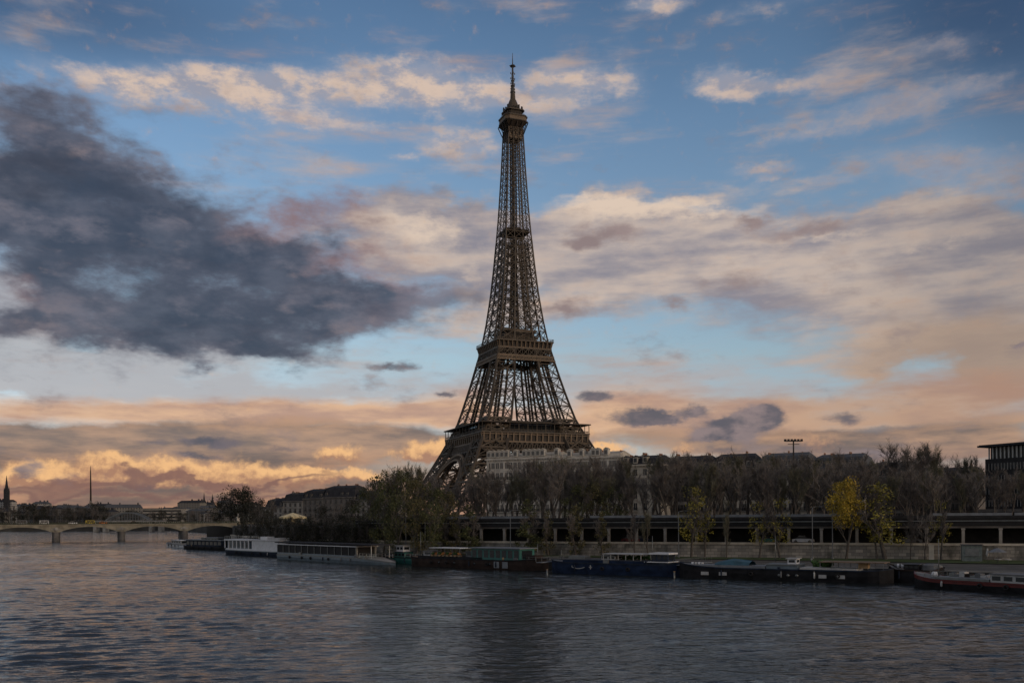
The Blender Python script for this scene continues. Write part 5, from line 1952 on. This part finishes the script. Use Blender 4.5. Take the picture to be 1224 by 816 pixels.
def railing(t, x0, x1, W, z0, h=.95, m_='lamp_pale', step=1.4):
    m = MB()
    for sy in (-1, 1):
        n = max(2, int((x1 - x0) / step))
        for i in range(n + 1):
            x = x0 + (x1 - x0) * i / n
            m.bar((x, sy * W / 2, z0), (x, sy * W / 2, z0 + h), .05)
        for zz in (.5, 1.0):
            m.bar((x0, sy * W / 2, z0 + h * zz), (x1, sy * W / 2, z0 + h * zz), .05)
    m.build('railing', M[m_], t)


def portholes(t, xs, W, z, m_, r=.28, square=False):
    for x in xs:
        for sy in (-1, 1):
            m = MB()
            ya, yb = sorted((sy * (W / 2 - .1), sy * (W / 2 + .03)))
            m.tube([(x, ya, z), (x, yb, z)], r, 12)
            m.build('porthole', m_, t)


def mast(t, x, z0, h, m_='metal', y=0.0, r=.08):
    m = MB(); m.tube([(x, y, z0), (x, y, z0 + h)], [r, r * .5], 6); m.build('mast', M[m_], t)


# 1 small white boat by the bridge
c, rz, L = berth(217, 654.5, 193, 652.5)
t, dk = boat_base('motor_boat', 'small white cabin boat moored closest to the stone bridge', 'boat', c, rz, L, 3.4, 1.15, M['white'], M['deck_grey'], rail=M['hull_navy'], bow=.35, sheer=.5)
cabin(t, -L * .33, L * .12, 2.6, 1.1, 2.9, M['offwhite'], M['white'], 4, (.38, .85))
railing(t, L * .14, L * .4, 2.0, 1.2, .8); mast(t, -L * .1, 3.0, 1.8)
# 2 dark covered boat with pale flat roof
c, rz, L = berth(269, 657.5, 214, 655.5)
t, dk = boat_base('covered_boat', 'dark covered boat with pale flat roof between the small white boat and the excursion boat', 'boat', c, rz, L, 5.2, 1.3, M['hull_black'], M['deck_grey'], bow=.22, sheer=.4)
cabin(t, -L * .42, L * .34, 4.4, 1.25, 3.5, M['hull_navy'], M['zinc_light'], 9, (.25, .82), over=.4, roof_t=.35)
cabin(t, -L * .30, L * .05, 3.0, 3.86, 4.5, M['metal'], M['zinc_light'], 5, (.2, .8))
# 3 white excursion boat
c, rz, L = berth(340, 665.8, 266, 661.8)
t, dk = boat_base('excursion_boat', 'white two part excursion boat with dark hull and boxy upper deck', 'boat', c, rz, L, 6.4, 1.5, M['hull_navy'], M['deck_grey'], rail=M['hull_slate'], bow=.16, sheer=.3, bluff=.6)
m = MB(); m.box(-L * .46, L * .40, -3.0, 3.0, 1.46, 2.1); m.build('bulwark', M['white'], t)
cabin(t, -L * .44, -L * .02, 5.4, 2.101, 4.9, M['white'], M['white'], 0, over=.35)      # stern half: solid white
m = MB(); m.box(L * .02, L * .44, -2.9, 2.9, 4.6, 5.0); m.build('upper_deck', M['white'], t)
for i in range(7):
    x = L * (.03 + .40 * i / 6)
    for sy in (-1, 1):
        m = MB(); m.box(x - .18, x + .18, sy * 2.75 - .1, sy * 2.75 + .1, 2.1, 4.6); m.build('post', M['white'], t)
cabin(t, L * .04, L * .41, 4.6, 2.101, 4.3, M['hull_slate'], M['deck_grey'], 6, (.15, .9), over=.05)
m = MB(); m.box(-L * .42, -L * .24, -2.0, 2.0, 5.05, 5.7); m.build('hatch', M['offwhite'], t)
m = MB(); m.box(-L * .18, -L * .08, -1.2, 1.2, 5.05, 6.0); m.build('locker', M['white'], t)
railing(t, L * .03, L * .43, 5.6, 5.0, 1.0)
# 4 glass sided river boat
c, rz, L = berth(462, 675.5, 330, 667.5)
t, dk = boat_base('river_boat', 'long glass sided river boat with slate hull, white edged roof and low pale bow', 'boat', c, math.pi + rz, L, 6.6, 1.55, M['hull_slate'], M['deck_grey'], rail=M['metal'], bow=.24, sheer=-1.0, bluff=.8, stern=.05)
m = MB()
x0, x1 = -L * .47, L * .27
m.box(x0, x1, -2.75, 2.75, 1.5, 2.0)
m.build('bulwark', M['hull_slate'], t)
m = MB(); m.box(x0 + .1, x1 - .1, -2.6, 2.6, 2.001, 4.2); m.build('glazing', M['black'], t)
for i in range(13):
    x = x0 + (x1 - x0) * i / 12
    for sy in (-1, 1):
        m = MB(); m.box(x - .08, x + .08, sy * 2.68 - .07, sy * 2.68 + .07, 2.001, 4.2)
        m.build('mullion', M['metal'], t)
m = MB(); m.box(x0 + 1.5, x1 + .4, -2.95, 2.95, 4.2, 4.4); m.build('roof_edge', M['white'], t)
m = MB(); m.box(x0 - .9, L * .40, -3.0, 3.0, 4.66, 4.95); m.build('roof', M['slate'], t)
for x in (x0, -L * .1, L * .1, L * .27, L * .385):
    for sy in (-1, 1):
        m = MB(); m.bar((x, sy * 2.4, 4.42 if x < L * .27 else 1.6), (x, sy * 2.4, 4.67), .12); m.build('roof_post', M['lamp_pale'], t)
m = MB()
m.loft([[(L * .33, -2.3, 1.35), (L * .33, 2.3, 1.35), (L * .33, 2.3, 1.75), (L * .33, -2.3, 1.75)], [(L * .485, -.7, .5), (L * .485, .7, .5), (L * .485, .7, .72), (L * .485, -.7, .72)]], caps=True)
m.build('foredeck', M['offwhite'], t)
railing(t, L * .28, L * .42, 4.2, 1.6, 1.0)
# 5 teal workboat
c, rz, L = berth(499, 675.0, 448, 673.0)
c = c + Vector((1.2, 2.4, 0))
t, dk = boat_base('work_boat', 'small teal work boat with a white box cabin, beside the glass sided boat', 'boat', c, math.pi + rz, L, 4.4, 1.5, M['hull_teal'], M['deck_grey'], rail=M['hull_black'], bow=.3, sheer=1.4)
cabin(t, -L * .26, -L * .02, 2.6, 1.45, 2.8, M['hull_teal'], M['hull_navy'], 3, (.3, .8))
cabin(t, -L * .23, -L * .07, 2.2, 2.95, 4.4, M['white'], M['offwhite'], 2, (.35, .8))
railing(t, L * .02, L * .40, 3.6, 1.5, .95); mast(t, L * .1, 1.5, 5.5)
m = MB(); m.box(L * .12, L * .3, -1.0, 1.0, 1.5, 2.2); m.build('hatch', M['metal'], t)
# 6 brown barge with two roofs
c, rz, L = berth(646, 682.5, 485, 675.5)
t, dk = boat_base('barge', 'dark brown houseboat barge with a pale awning and a glazed cabin under a light roof', 'boat', c, math.pi + rz, L, 5.2, 2.0, M['hull_brown'], M['deck_wood'], rail=M['hull_black'], bow=.14, sheer=.6)
m = MB(); m.box(-L * .40, L * .10, -2.2, 2.2, 1.95, 2.5); m.build('coaming', M['hull_black'], t)
canopy(t, -L * .30, -L * .07, 4.2, 2.5, 4.35, M['white'], 5, M['metal'])
cabin(t, L * .02, L * .36, 4.4, 2.0, 4.55, M['hull_teal'], M['zinc_light'], 8, (.22, .86), over=.5, roof_t=.2)
cabin(t, -L * .38, -L * .31, 2.6, 2.5, 3.5, M['offwhite'], M['deck_grey'], 1, (.3, .8))
cabin(t, -L * .045, L * .012, 2.6, 2.5, 3.6, M['deck_grey'], M['zinc'], 1, (.3, .8))
for k in range(8):
    m = MB(); x = -L * .29 + k * L * .030
    m.box(x - .35, x + .35, -2.1, -1.6, 2.501, 2.9, 0)
    for q in range(7):
        xx, yy, zz = x + random.uniform(-.4, .4), -1.85 + random.uniform(-.3, .3), 3.0 + random.uniform(-.1, .3)
        m.loft([[(xx + r_ * math.cos(1.26 * a_), yy + r_ * math.sin(1.26 * a_), zz + z_) for a_ in range(5)] for r_, z_ in ((.08, -.15), (.26, 0), (.1, .2))], 1, caps=True)
    tag(m.build('planter', [M['tan'], M['flower'] if k % 2 else M['plant']], t))
portholes(t, (-L * .22, -L * .1, L * .05, L * .16), 5.2, 1.1, M['glass'], .3)
for x in (L * .21, L * .27):
    m = MB(); m.box(x - .7, x + .7, -2.66, -2.55, .35, 1.75); m.build('fender_board', M['zinc_light'], t)
mast(t, -L * .44, 2.2, 6.0, 'metal'); mast(t, L * .43, 2.2, 3.5)
railing(t, L * .37, L * .46, 3.8, 2.05, .9, 'metal')
# stair and table things on the after deck
m = MB(); m.box(L * .38, L * .44, -1.2, 1.2, 2.0, 3.2); m.build('wheelhouse_box', M['hull_brown'], t)
# 7 blue barge with white wheelhouse
c, rz, L = berth(804, 689.0, 652, 684.0)
t, dk = boat_base('barge', 'deep blue houseboat barge with a white wheelhouse and long thin white awning', 'boat', c, rz, L, 5.1, 2.15, M['hull_blue'], M['deck_grey'], rail=M['hull_navy'], bow=.13, sheer=.55)
# bow points away (to the left of the picture); stern with the wheelhouse near the right
m = MB(); m.box(-L * .30, L * .36, -2.0, 2.0, 2.1, 2.75); m.build('coaming', M['hull_blue'], t)
m = MB(); m.box(-L * .29, L * .35, -1.85, 1.85, 2.751, 2.9); m.build('hatch_cover', M['zinc'], t)
cabin(t, -L * .455, -L * .30, 4.0, 2.1, 2.6, M['hull_navy'], M['white'], 0)
cabin(t, -L * .45, -L * .33, 3.0, 2.75, 4.1, M['hull_navy'], M['white'], 3, (.30, .88), over=.35, roof_t=.3)
canopy(t, -L * .26, L * .03, 3.8, 2.9, 4.0, M['offwhite'], 6, M['lamp_pale'])
cabin(t, -L * .05, L * .06, 2.6, 2.9, 3.6, M['offwhite'], M['deck_grey'], 2, (.3, .85))
for k in range(9):
    m = MB(); x = -L * .24 + k * L * .032
    for q in range(9):
        xx, yy, zz = x + random.uniform(-.5, .5), -1.4 + random.uniform(-.4, .4), 3.1 + random.uniform(-.15, .5)
        m.loft([[(xx + r_ * math.cos(1.26 * a_), yy + r_ * math.sin(1.26 * a_), zz + z_) for a_ in range(5)] for r_, z_ in ((.05, -.3), (.26, 0), (.08, .3))], 0, caps=True)
    m.box(x - .3, x + .3, -1.6, -1.2, 2.901, 3.0, 1)
    m.build('potted_plant', [M['plant'], M['tan']], t)
for x in (-L * .1, -L * .32):
    m = MB(); m.box(x - .3, x + .3, -2.62, -2.53, .5, 2.2); m.build('ladder', M['lamp_pale'], t)
# pale curved mark and a small cross on the bow side
sgn = -1
for sy in (-1, 1):
    m = MB()
    for i in range(10):
        a0, a1 = i / 10, (i + 1) / 10
        f = lambda a: (L * .27 - 2.6 * a, sy * 2.57, 1.35 - .28 * math.sin(a * math.pi))
        m.bar(f(a0), f(a1), .05, .13)
    m.bar((L * .27, sy * 2.57, 1.35), (L * .27, sy * 2.57, 1.65), .05, .12)
    m.bar((L * .12, sy * 2.57, 1.0), (L * .12, sy * 2.57, 1.8), .05, .14); m.bar((L * .12 - .3, sy * 2.57, 1.4), (L * .12 + .3, sy * 2.57, 1.4), .05, .12)
    m.build('painted_mark', M['offwhite'], t)
mast(t, L * .42, 2.5, 2.2); mast(t, -L * .31, 3.4, 4.2)
railing(t, L * .36, L * .46, 2.6, 2.4, .8, 'metal')
m = MB(); m.box(L * .20, L * .33, -1.0, 1.0, 2.91, 3.5); m.build('skylight', M['metal'], t)
# 8 long dark barge with blue tarpaulin
c, rz, L = berth(1064, 697.5, 806, 689.5)
t, dk = boat_base('barge', 'long black houseboat barge with a blue tarpaulin and white square hull windows', 'boat', c, rz, L, 5.1, 1.95, M['hull_black'], M['deck_grey'], rail=M['hull_navy'], bow=.12, sheer=.8)
m = MB(); m.box(L * .05, L * .38, -2.1, 2.1, 1.9, 2.45); m.build('coaming', M['zinc_light'], t)
m = MB(); m.loft([[(L * .13, y, 2.46 + z) for y, z in ((-1.9, 0), (-1.2, .5), (0, .8), (1.2, .5), (1.9, 0))], [(L * .22, y, 2.46 + z) for y, z in ((-1.9, 0), (-1.2, .8), (0, 1.15), (1.2, .8), (1.9, 0))], [(L * .30, y, 2.46 + z) for y, z in ((-1.9, 0), (-1.2, .35), (0, .5), (1.2, .35), (1.9, 0))]], closed=False)
m.build('tarpaulin', M['tarp_blue'], t)
cabin(t, -L * .10, L * .045, 4.2, 1.9, 2.7, M['hull_slate'], M['metal'], 0)
cabin(t, -L * .085, -L * .045, 2.0, 2.85, 3.75, M['white'], M['offwhite'], 1, (.3, .8))
m = MB(); m.box(-L * .36, -L * .11, -2.1, 2.1, 1.9, 2.35); m.build('cabin_top', M['offwhite'], t)
canopy(t, -L * .47, -L * .20, 3.8, 2.3, 3.3, M['deck_wood'], 6, M['metal'])
m = MB(); m.box(-L * .40, -L * .36, -1.0, 1.0, 2.36, 3.3); m.build('crate', M['tan'], t)
for k in range(5):
    m = MB(); x = -L * .15 - k * L * .018
    for q in range(12):
        xx, yy, zz = x + random.uniform(-.6, .6), random.uniform(-1.6, -.6), 2.7 + random.uniform(-.2, .6)
        m.loft([[(xx + r_ * math.cos(1.26 * a_), yy + r_ * math.sin(1.26 * a_), zz + z_) for a_ in range(5)] for r_, z_ in ((.05, -.35), (.3, 0), (.08, .35))], 0, caps=True)
    m.build('potted_plant', M['plant'], t)
for x, w_ in ((L * .34, .5), (L * .25, .5), (-L * .215, .45), (-L * .295, .45)):
    for sy in (-1, 1):
        m = MB()
        ya, yb = sorted((sy * 2.5, sy * 2.58)); m.box(x - w_ * 1.3, x + w_ * 1.3, ya, yb, .62, 1.22)
        m.build('hull_window', M['offwhite'], t)
portholes(t, (-L * .02, -L * .06, -L * .1), 5.1, .95, M['metal'], .26)
for k in range(4):
    m = MB(); x = L * (.39 + .017 * k); m.tube([(x, -.8, 2.2), (x, -.8, 2.75)], [.3, .22], 8); m.build('bollard', M['white'] if k % 2 else M['lamp_pale'], t)
m = MB(); m.bar((-L * .155, -1.0, 2.4), (-L * .135, -1.0, 3.8), .12); m.bar((-L * .175, -1.0, 2.4), (-L * .135, -1.0, 3.8), .12); m.build('gangway_frame', M['offwhite'], t)
mast(t, L * .02, 3.2, 4.5, 'metal')
# 9 black rounded bow behind
c, rz, L = berth(1122, 699.5, 1054, 697.0)
c = c + Vector((1.5, 3.0, 0))
t, dk = boat_base('tug_boat', 'black rounded tug hull between the long black barge and the red striped barge', 'boat', c, rz, L, 4.8, 2.1, M['hull_black'], M['deck_grey'], rail=M['hull_brown'], bow=.34, stern=.3, sheer=.9)
cabin(t, -L * .10, L * .16, 2.6, 2.05, 3.0, M['hull_black'], M['zinc'], 3, (.35, .85))
for k in range(5):
    m = MB(); x = L * (.22 + .04 * k); m.tube([(x, -.9, 2.3), (x, -.9, 3.0)], [.35, .25], 8); m.build('bollard', M['white'] if k % 2 else M['metal'], t)
m = MB(); m.loft([[(-L * .3 + 1.6 * math.cos(6.283 * a_ / 10) * r_, 1.1 * math.sin(6.283 * a_ / 10) * r_, 2.2 + z_) for a_ in range(10)] for r_, z_ in ((1, 0), (.9, .7), (.5, 1.0), (.1, 1.05))]); m.build('covered_dinghy', M['deck_grey'], t)
# 10 red striped barge at the right
c, rz, L = berth(1270, 713.0, 1082, 700.5)
t, dk = boat_base('barge', 'black barge with a bright red stripe along its side and a white cabin', 'boat', c, rz, L, 5.0, 1.45, M['hull_black'], M['deck_grey'], rail=M['red'], railz=.12, bow=.16, sheer=.9)
m = MB()
for sy in (-1, 1):
    for (x0, w0, z0), (x1, w1, z1) in zip(dk, dk[1:]):
        m.bar((x0, sy * (w0 + .01), z0 - .42), (x1, sy * (w1 + .01), z1 - .42), .05, .30)
m.build('stripe', M['red'], t)
m = MB(); m.box(-L * .06, L * .30, -1.9, 1.9, 1.42, 1.8); m.build('coaming', M['metal'], t)
cabin(t, -L * .36, -L * .07, 3.9, 1.42, 2.55, M['offwhite'], M['deck_grey'], 4, (.25, .80), over=.15)
for k in range(7):
    m = MB(); x = L * (.04 + .035 * k); hh = (.5, .9, .4, .7, 1.1, .5, .8)[k]
    m.box(x - .45, x + .35, -1.2, -.2, 1.801, 1.8 + hh * .7); m.build('deck_locker', (M['offwhite'], M['deck_grey'], M['metal'], M['hull_brown'])[k % 4], t)
m = MB(); m.tube([(L * .36, 0, 1.6), (L * .36, 0, 2.4)], [.5, .35], 10); m.build('winch', M['white'], t)
mast(t, L * .33, 1.6, 6.0, 'metal')
railing(t, L * .32, L * .44, 3.2, 1.6, .8, 'metal')

# hanging fenders, tyres and mooring ropes on every boat
def torus_pts(mb, c, R1, r1, axis='y', n=10, k=6):
    rings = []
    for i in range(n + 1):
        a = 2 * math.pi * i / n
        rings.append([(c[0] + (R1 + r1 * math.cos(2 * math.pi * j / k)) * math.cos(a), c[1] + r1 * math.sin(2 * math.pi * j / k), c[2] + (R1 + r1 * math.cos(2 * math.pi * j / k)) * math.sin(a)) for j in range(k)])
    mb.loft(rings, 0, smooth=True)


random.seed(9)
for o in [q for q in bpy.data.objects if q.parent is None and q.get('category') == 'boat']:
    hull = [c for c in o.children if c.name.startswith('hull') and 'window' not in c.name][0]
    xs = [v.co.x for v in hull.data.vertices]; zs = max(v.co.z for v in hull.data.vertices if abs(v.co.x) < 3); B2 = max(v.co.y for v in hull.data.vertices)
    L = max(xs) - min(xs)
    for k in range(max(2, int(L / 6.5))):
        for sy in (-1, 1):
            x = -L * .34 + L * .64 * (k + random.uniform(.2, .8)) / max(2, int(L / 6.5))
            m = MB()
            if random.random() < .5:
                torus_pts(m, (x, sy * (B2 + .14), zs * .55), .30, .12); m.build('tyre', M['black'], o)
            else:
                m.tube([(x, sy * (B2 + .13), zs * .25), (x, sy * (B2 + .13), zs * .35), (x, sy * (B2 + .13), zs * .75), (x, sy * (B2 + .13), zs * .85)], [.06, .14, .14, .05], 8)
                m.tube([(x, sy * (B2 + .1), zs * .85), (x, sy * (B2 + .02), zs + .02)], .02, 4); m.build('fender', random.choice((M['offwhite'], M['deck_grey'], M['hull_navy'])), o)
    if L > 15:
        for k in range(random.randint(4, 7)):
            x, y = random.uniform(-L * .40, L * .40), random.choice((-1, 1)) * (B2 - .45)
            m = MB(); h_ = random.uniform(.35, .8)
            if random.random() < .5:
                m.tube([(x, y, zs - .05), (x, y, zs + h_)], [.22, .26], 8); m.build('barrel', random.choice((M['metal'], M['tan'], M['hull_navy'])), o)
            else:
                m.box(x - .5, x + .5, y - .25, y + .25, zs - .05, zs + h_); m.build('deck_box', random.choice((M['metal'], M['deck_wood'], M['offwhite'], M['deck_grey'])), o)

# mooring posts and floats
for (px, py, lab) in ((654, 687, 'short grey mooring post in the water at the bow of the blue barge'), (806, 690, 'short grey mooring post in the water between the blue barge and the long black barge')):
    p_ = on_level(px, py)
    t = thing('mooring_post', lab, 'mooring post', (p_.x, p_.y, 0))
    m = MB(); m.tube([(0, 0, -1), (0, 0, .95)], .15, 8); m.build('post', M['metal'], t)
    m = MB(); m.tube([(0, 0, .951), (0, 0, 1.05)], .19, 8); m.build('cap', M['tan'], t)

# pontoon footbridges from quay to boats
for j, (px, py, lab) in enumerate(((648, 684, 'narrow gangway from the lower quay between the brown and blue barges'), (812, 688, 'narrow gangway from the lower quay between the blue and long black barges'))):
    a = on_level(px, py)
    t = thing('gangway', lab, 'gangway', (a.x, a.y, 1.85), R(52))
    m = MB(); m.box(-1, 11.5, -.6, .6, 0, .12); m.build('walkway', M['zinc_light'], t)
    m = MB()
    for sy in (-.58, .58):
        m.bar((-1, sy, 1.0), (11.5, sy, 1.0), .05)
        for i in range(8):
            m.bar((-1 + i * 1.75, sy, .1), (-1 + i * 1.75, sy, 1.0), .04)
    m.build('railing', M['metal'], t)

# ================================================================== quay furniture
def quay_at(px, d, z=LOW_Z + .2):
    Y = wall_depth(px) - d
    return gnd(px, Y, z)


lg = 'lamp posts on the quay'
for (px, top, d, arms, lab) in ((485, 616, 4, 2, 'tall lamp post with two arms on the quay behind the teal boat'), (508, 618, 4, 1, 'tall single armed lamp post on the quay near the bow of the brown barge'),
                                (610, 610, 4, 1, 'tall dark lamp post on the quay behind the glazed cabin of the brown barge'), (811, 611, 5, 1, 'thin lamp post on the quay just past the white wheelhouse'), (995, 606, 4, 1, 'thin lamp post on the quay before the bright yellow tree'), (971, 606, 5, 1, 'thin lamp post on the quay above the pale part of the long black barge')):
    p_ = quay_at(px, d)
    H = at_depth(px, top, p_.y).z - p_.z
    lamp_post(p_, H, lab, lg, arms, 0.3, pale=False)

# floodlight mast
Y = 262
p_ = gnd(949, Y, UP_Z)
H = at_depth(949, 526, Y).z - UP_Z
t = thing('floodlight_mast', 'tall mast carrying a row of floodlights high above the roofs', 'floodlight mast', p_)
m = MB(); m.tube([(0, 0, 0), (0, 0, H)], [.32, .20], 8); m.build('pole', M['iron_dark'], t)
m = MB(); m.bar((-2.4, 0, H - .25), (2.4, 0, H - .25), .22); m.bar((-1.6, 0, H - 1.1), (1.6, 0, H - 1.1), .16); m.build('crossbar', M['iron_dark'], t)
for k in range(6):
    x = -2.3 + 4.6 * k / 5
    m = MB(); m.add([(x - .34, -.3, H - .35), (x + .34, -.3, H - .35), (x + .34, .25, H - .2), (x - .34, .25, H - .2), (x - .28, -.15, H + .35), (x + .28, -.15, H + .35), (x + .28, .25, H + .3), (x - .28, .25, H + .3)],
                    [(3, 2, 1, 0), (4, 5, 6, 7), (0, 1, 5, 4), (1, 2, 6, 5), (2, 3, 7, 6), (3, 0, 4, 7)])
    m.build('floodlight', M['black'], t)
# pale pillar at the foot of the wall
p_ = gnd(1113, wall_depth(1113) - 1.2, LOW_Z)
t = thing('quay_pillar', 'pale square concrete pillar at the foot of the retaining wall, beside the grey hut', 'pillar', p_, R(-22))
m = MB(); m.box(-.42, .42, -.42, .42, 0, 2.75); m.build('shaft', M['stone_white'], t)
m = MB(); m.box(-.5, .5, -.5, .5, 2.751, 2.95); m.build('cap', M['stone_white'], t)
# grey hut
p_ = gnd(1161, wall_depth(1161) - 5, LOW_Z + .2)
t = thing('hut', 'grey green hut with shuttered front on the lower quay', 'hut', p_, R(-22))
m = MB(); m.box(-1.6, 1.6, -1.2, 1.2, 0, 2.9); m.build('wall', mat('hut_green', (.12, .15, .15), .7), t)
m = MB(); m.box(-1.8, 1.8, -1.5, 1.4, 2.901, 3.06); m.build('roof', M['zinc'], t)
m = MB(); m.box(-1.1, 1.1, -1.24, -1.202, 1.2, 2.3); m.build('shutter', M['metal'], t)
m = MB(); m.box(-1.25, 1.25, -1.5, -1.203, 1.02, 1.12); m.build('counter', M['zinc_light'], t)
# parasols and tables
for j, (px, mt, lab) in enumerate(((1180, 'offwhite', 'closed pale parasol by a table on the lower quay, nearer the hut'), (1192, 'zinc_light', 'open grey parasol on the lower quay above the cabin of the red striped barge'))):
    p_ = gnd(px, wall_depth(px) - 10, LOW_Z + .1)
    t = thing('parasol', lab, 'parasol', p_)
    m = MB(); m.tube([(0, 0, 0), (0, 0, 2.6)], .04, 6); m.build('pole', M['metal'], t)
    m = MB()
    n = 8
    rr = ((1.5, 2.0), (.8, 2.4), (.05, 2.7)) if j else ((.12, 1.2), (.26, 1.6), (.12, 2.6))
    m.loft([[(r_ * math.cos(6.283 * k / n), r_ * math.sin(6.283 * k / n), z) for k in range(n)] for r_, z in rr]); m.build('canopy', M[mt], t)
    t2 = thing('quay_table', 'small round table beside the ' + ('open grey' if j else 'closed pale') + ' parasol on the lower quay', 'table', p_ + Vector((1.5, -.6, 0)))
    m = MB(); m.tube([(0, 0, .72), (0, 0, .76)], .55, 14); m.build('table_top', M['white'], t2)
    m = MB(); m.tube([(0, 0, 0), (0, 0, .03), (0, 0, .031), (0, 0, .72)], [.3, .28, .04, .04], 8); m.build('leg', M['metal'], t2)
# cars parked under the gallery and along the quay
cg = 'cars parked along the quay'
for j, (px, d, pt, lab) in enumerate(((755, -4.5, 'red', 'red car parked behind the columns, above the blue barge awning'), (766, -4.5, 'hull_navy', 'dark blue car parked just beside the red car behind the columns'), (918, -4.5, 'hull_teal', 'teal car parked behind the columns above the barge with the blue tarpaulin'),
                                     (960, -4.5, 'white', 'white car parked behind the columns below the floodlight mast'), (1088, -4.5, 'deck_grey', 'grey car parked behind the columns past the lime green tree'))):
    p_ = gnd(px, wall_depth(px) - d, 4.72)
    car('parked_car', lab, p_, R(155), 4.2, 1.5, 1.75, M[pt], 'car', cg)
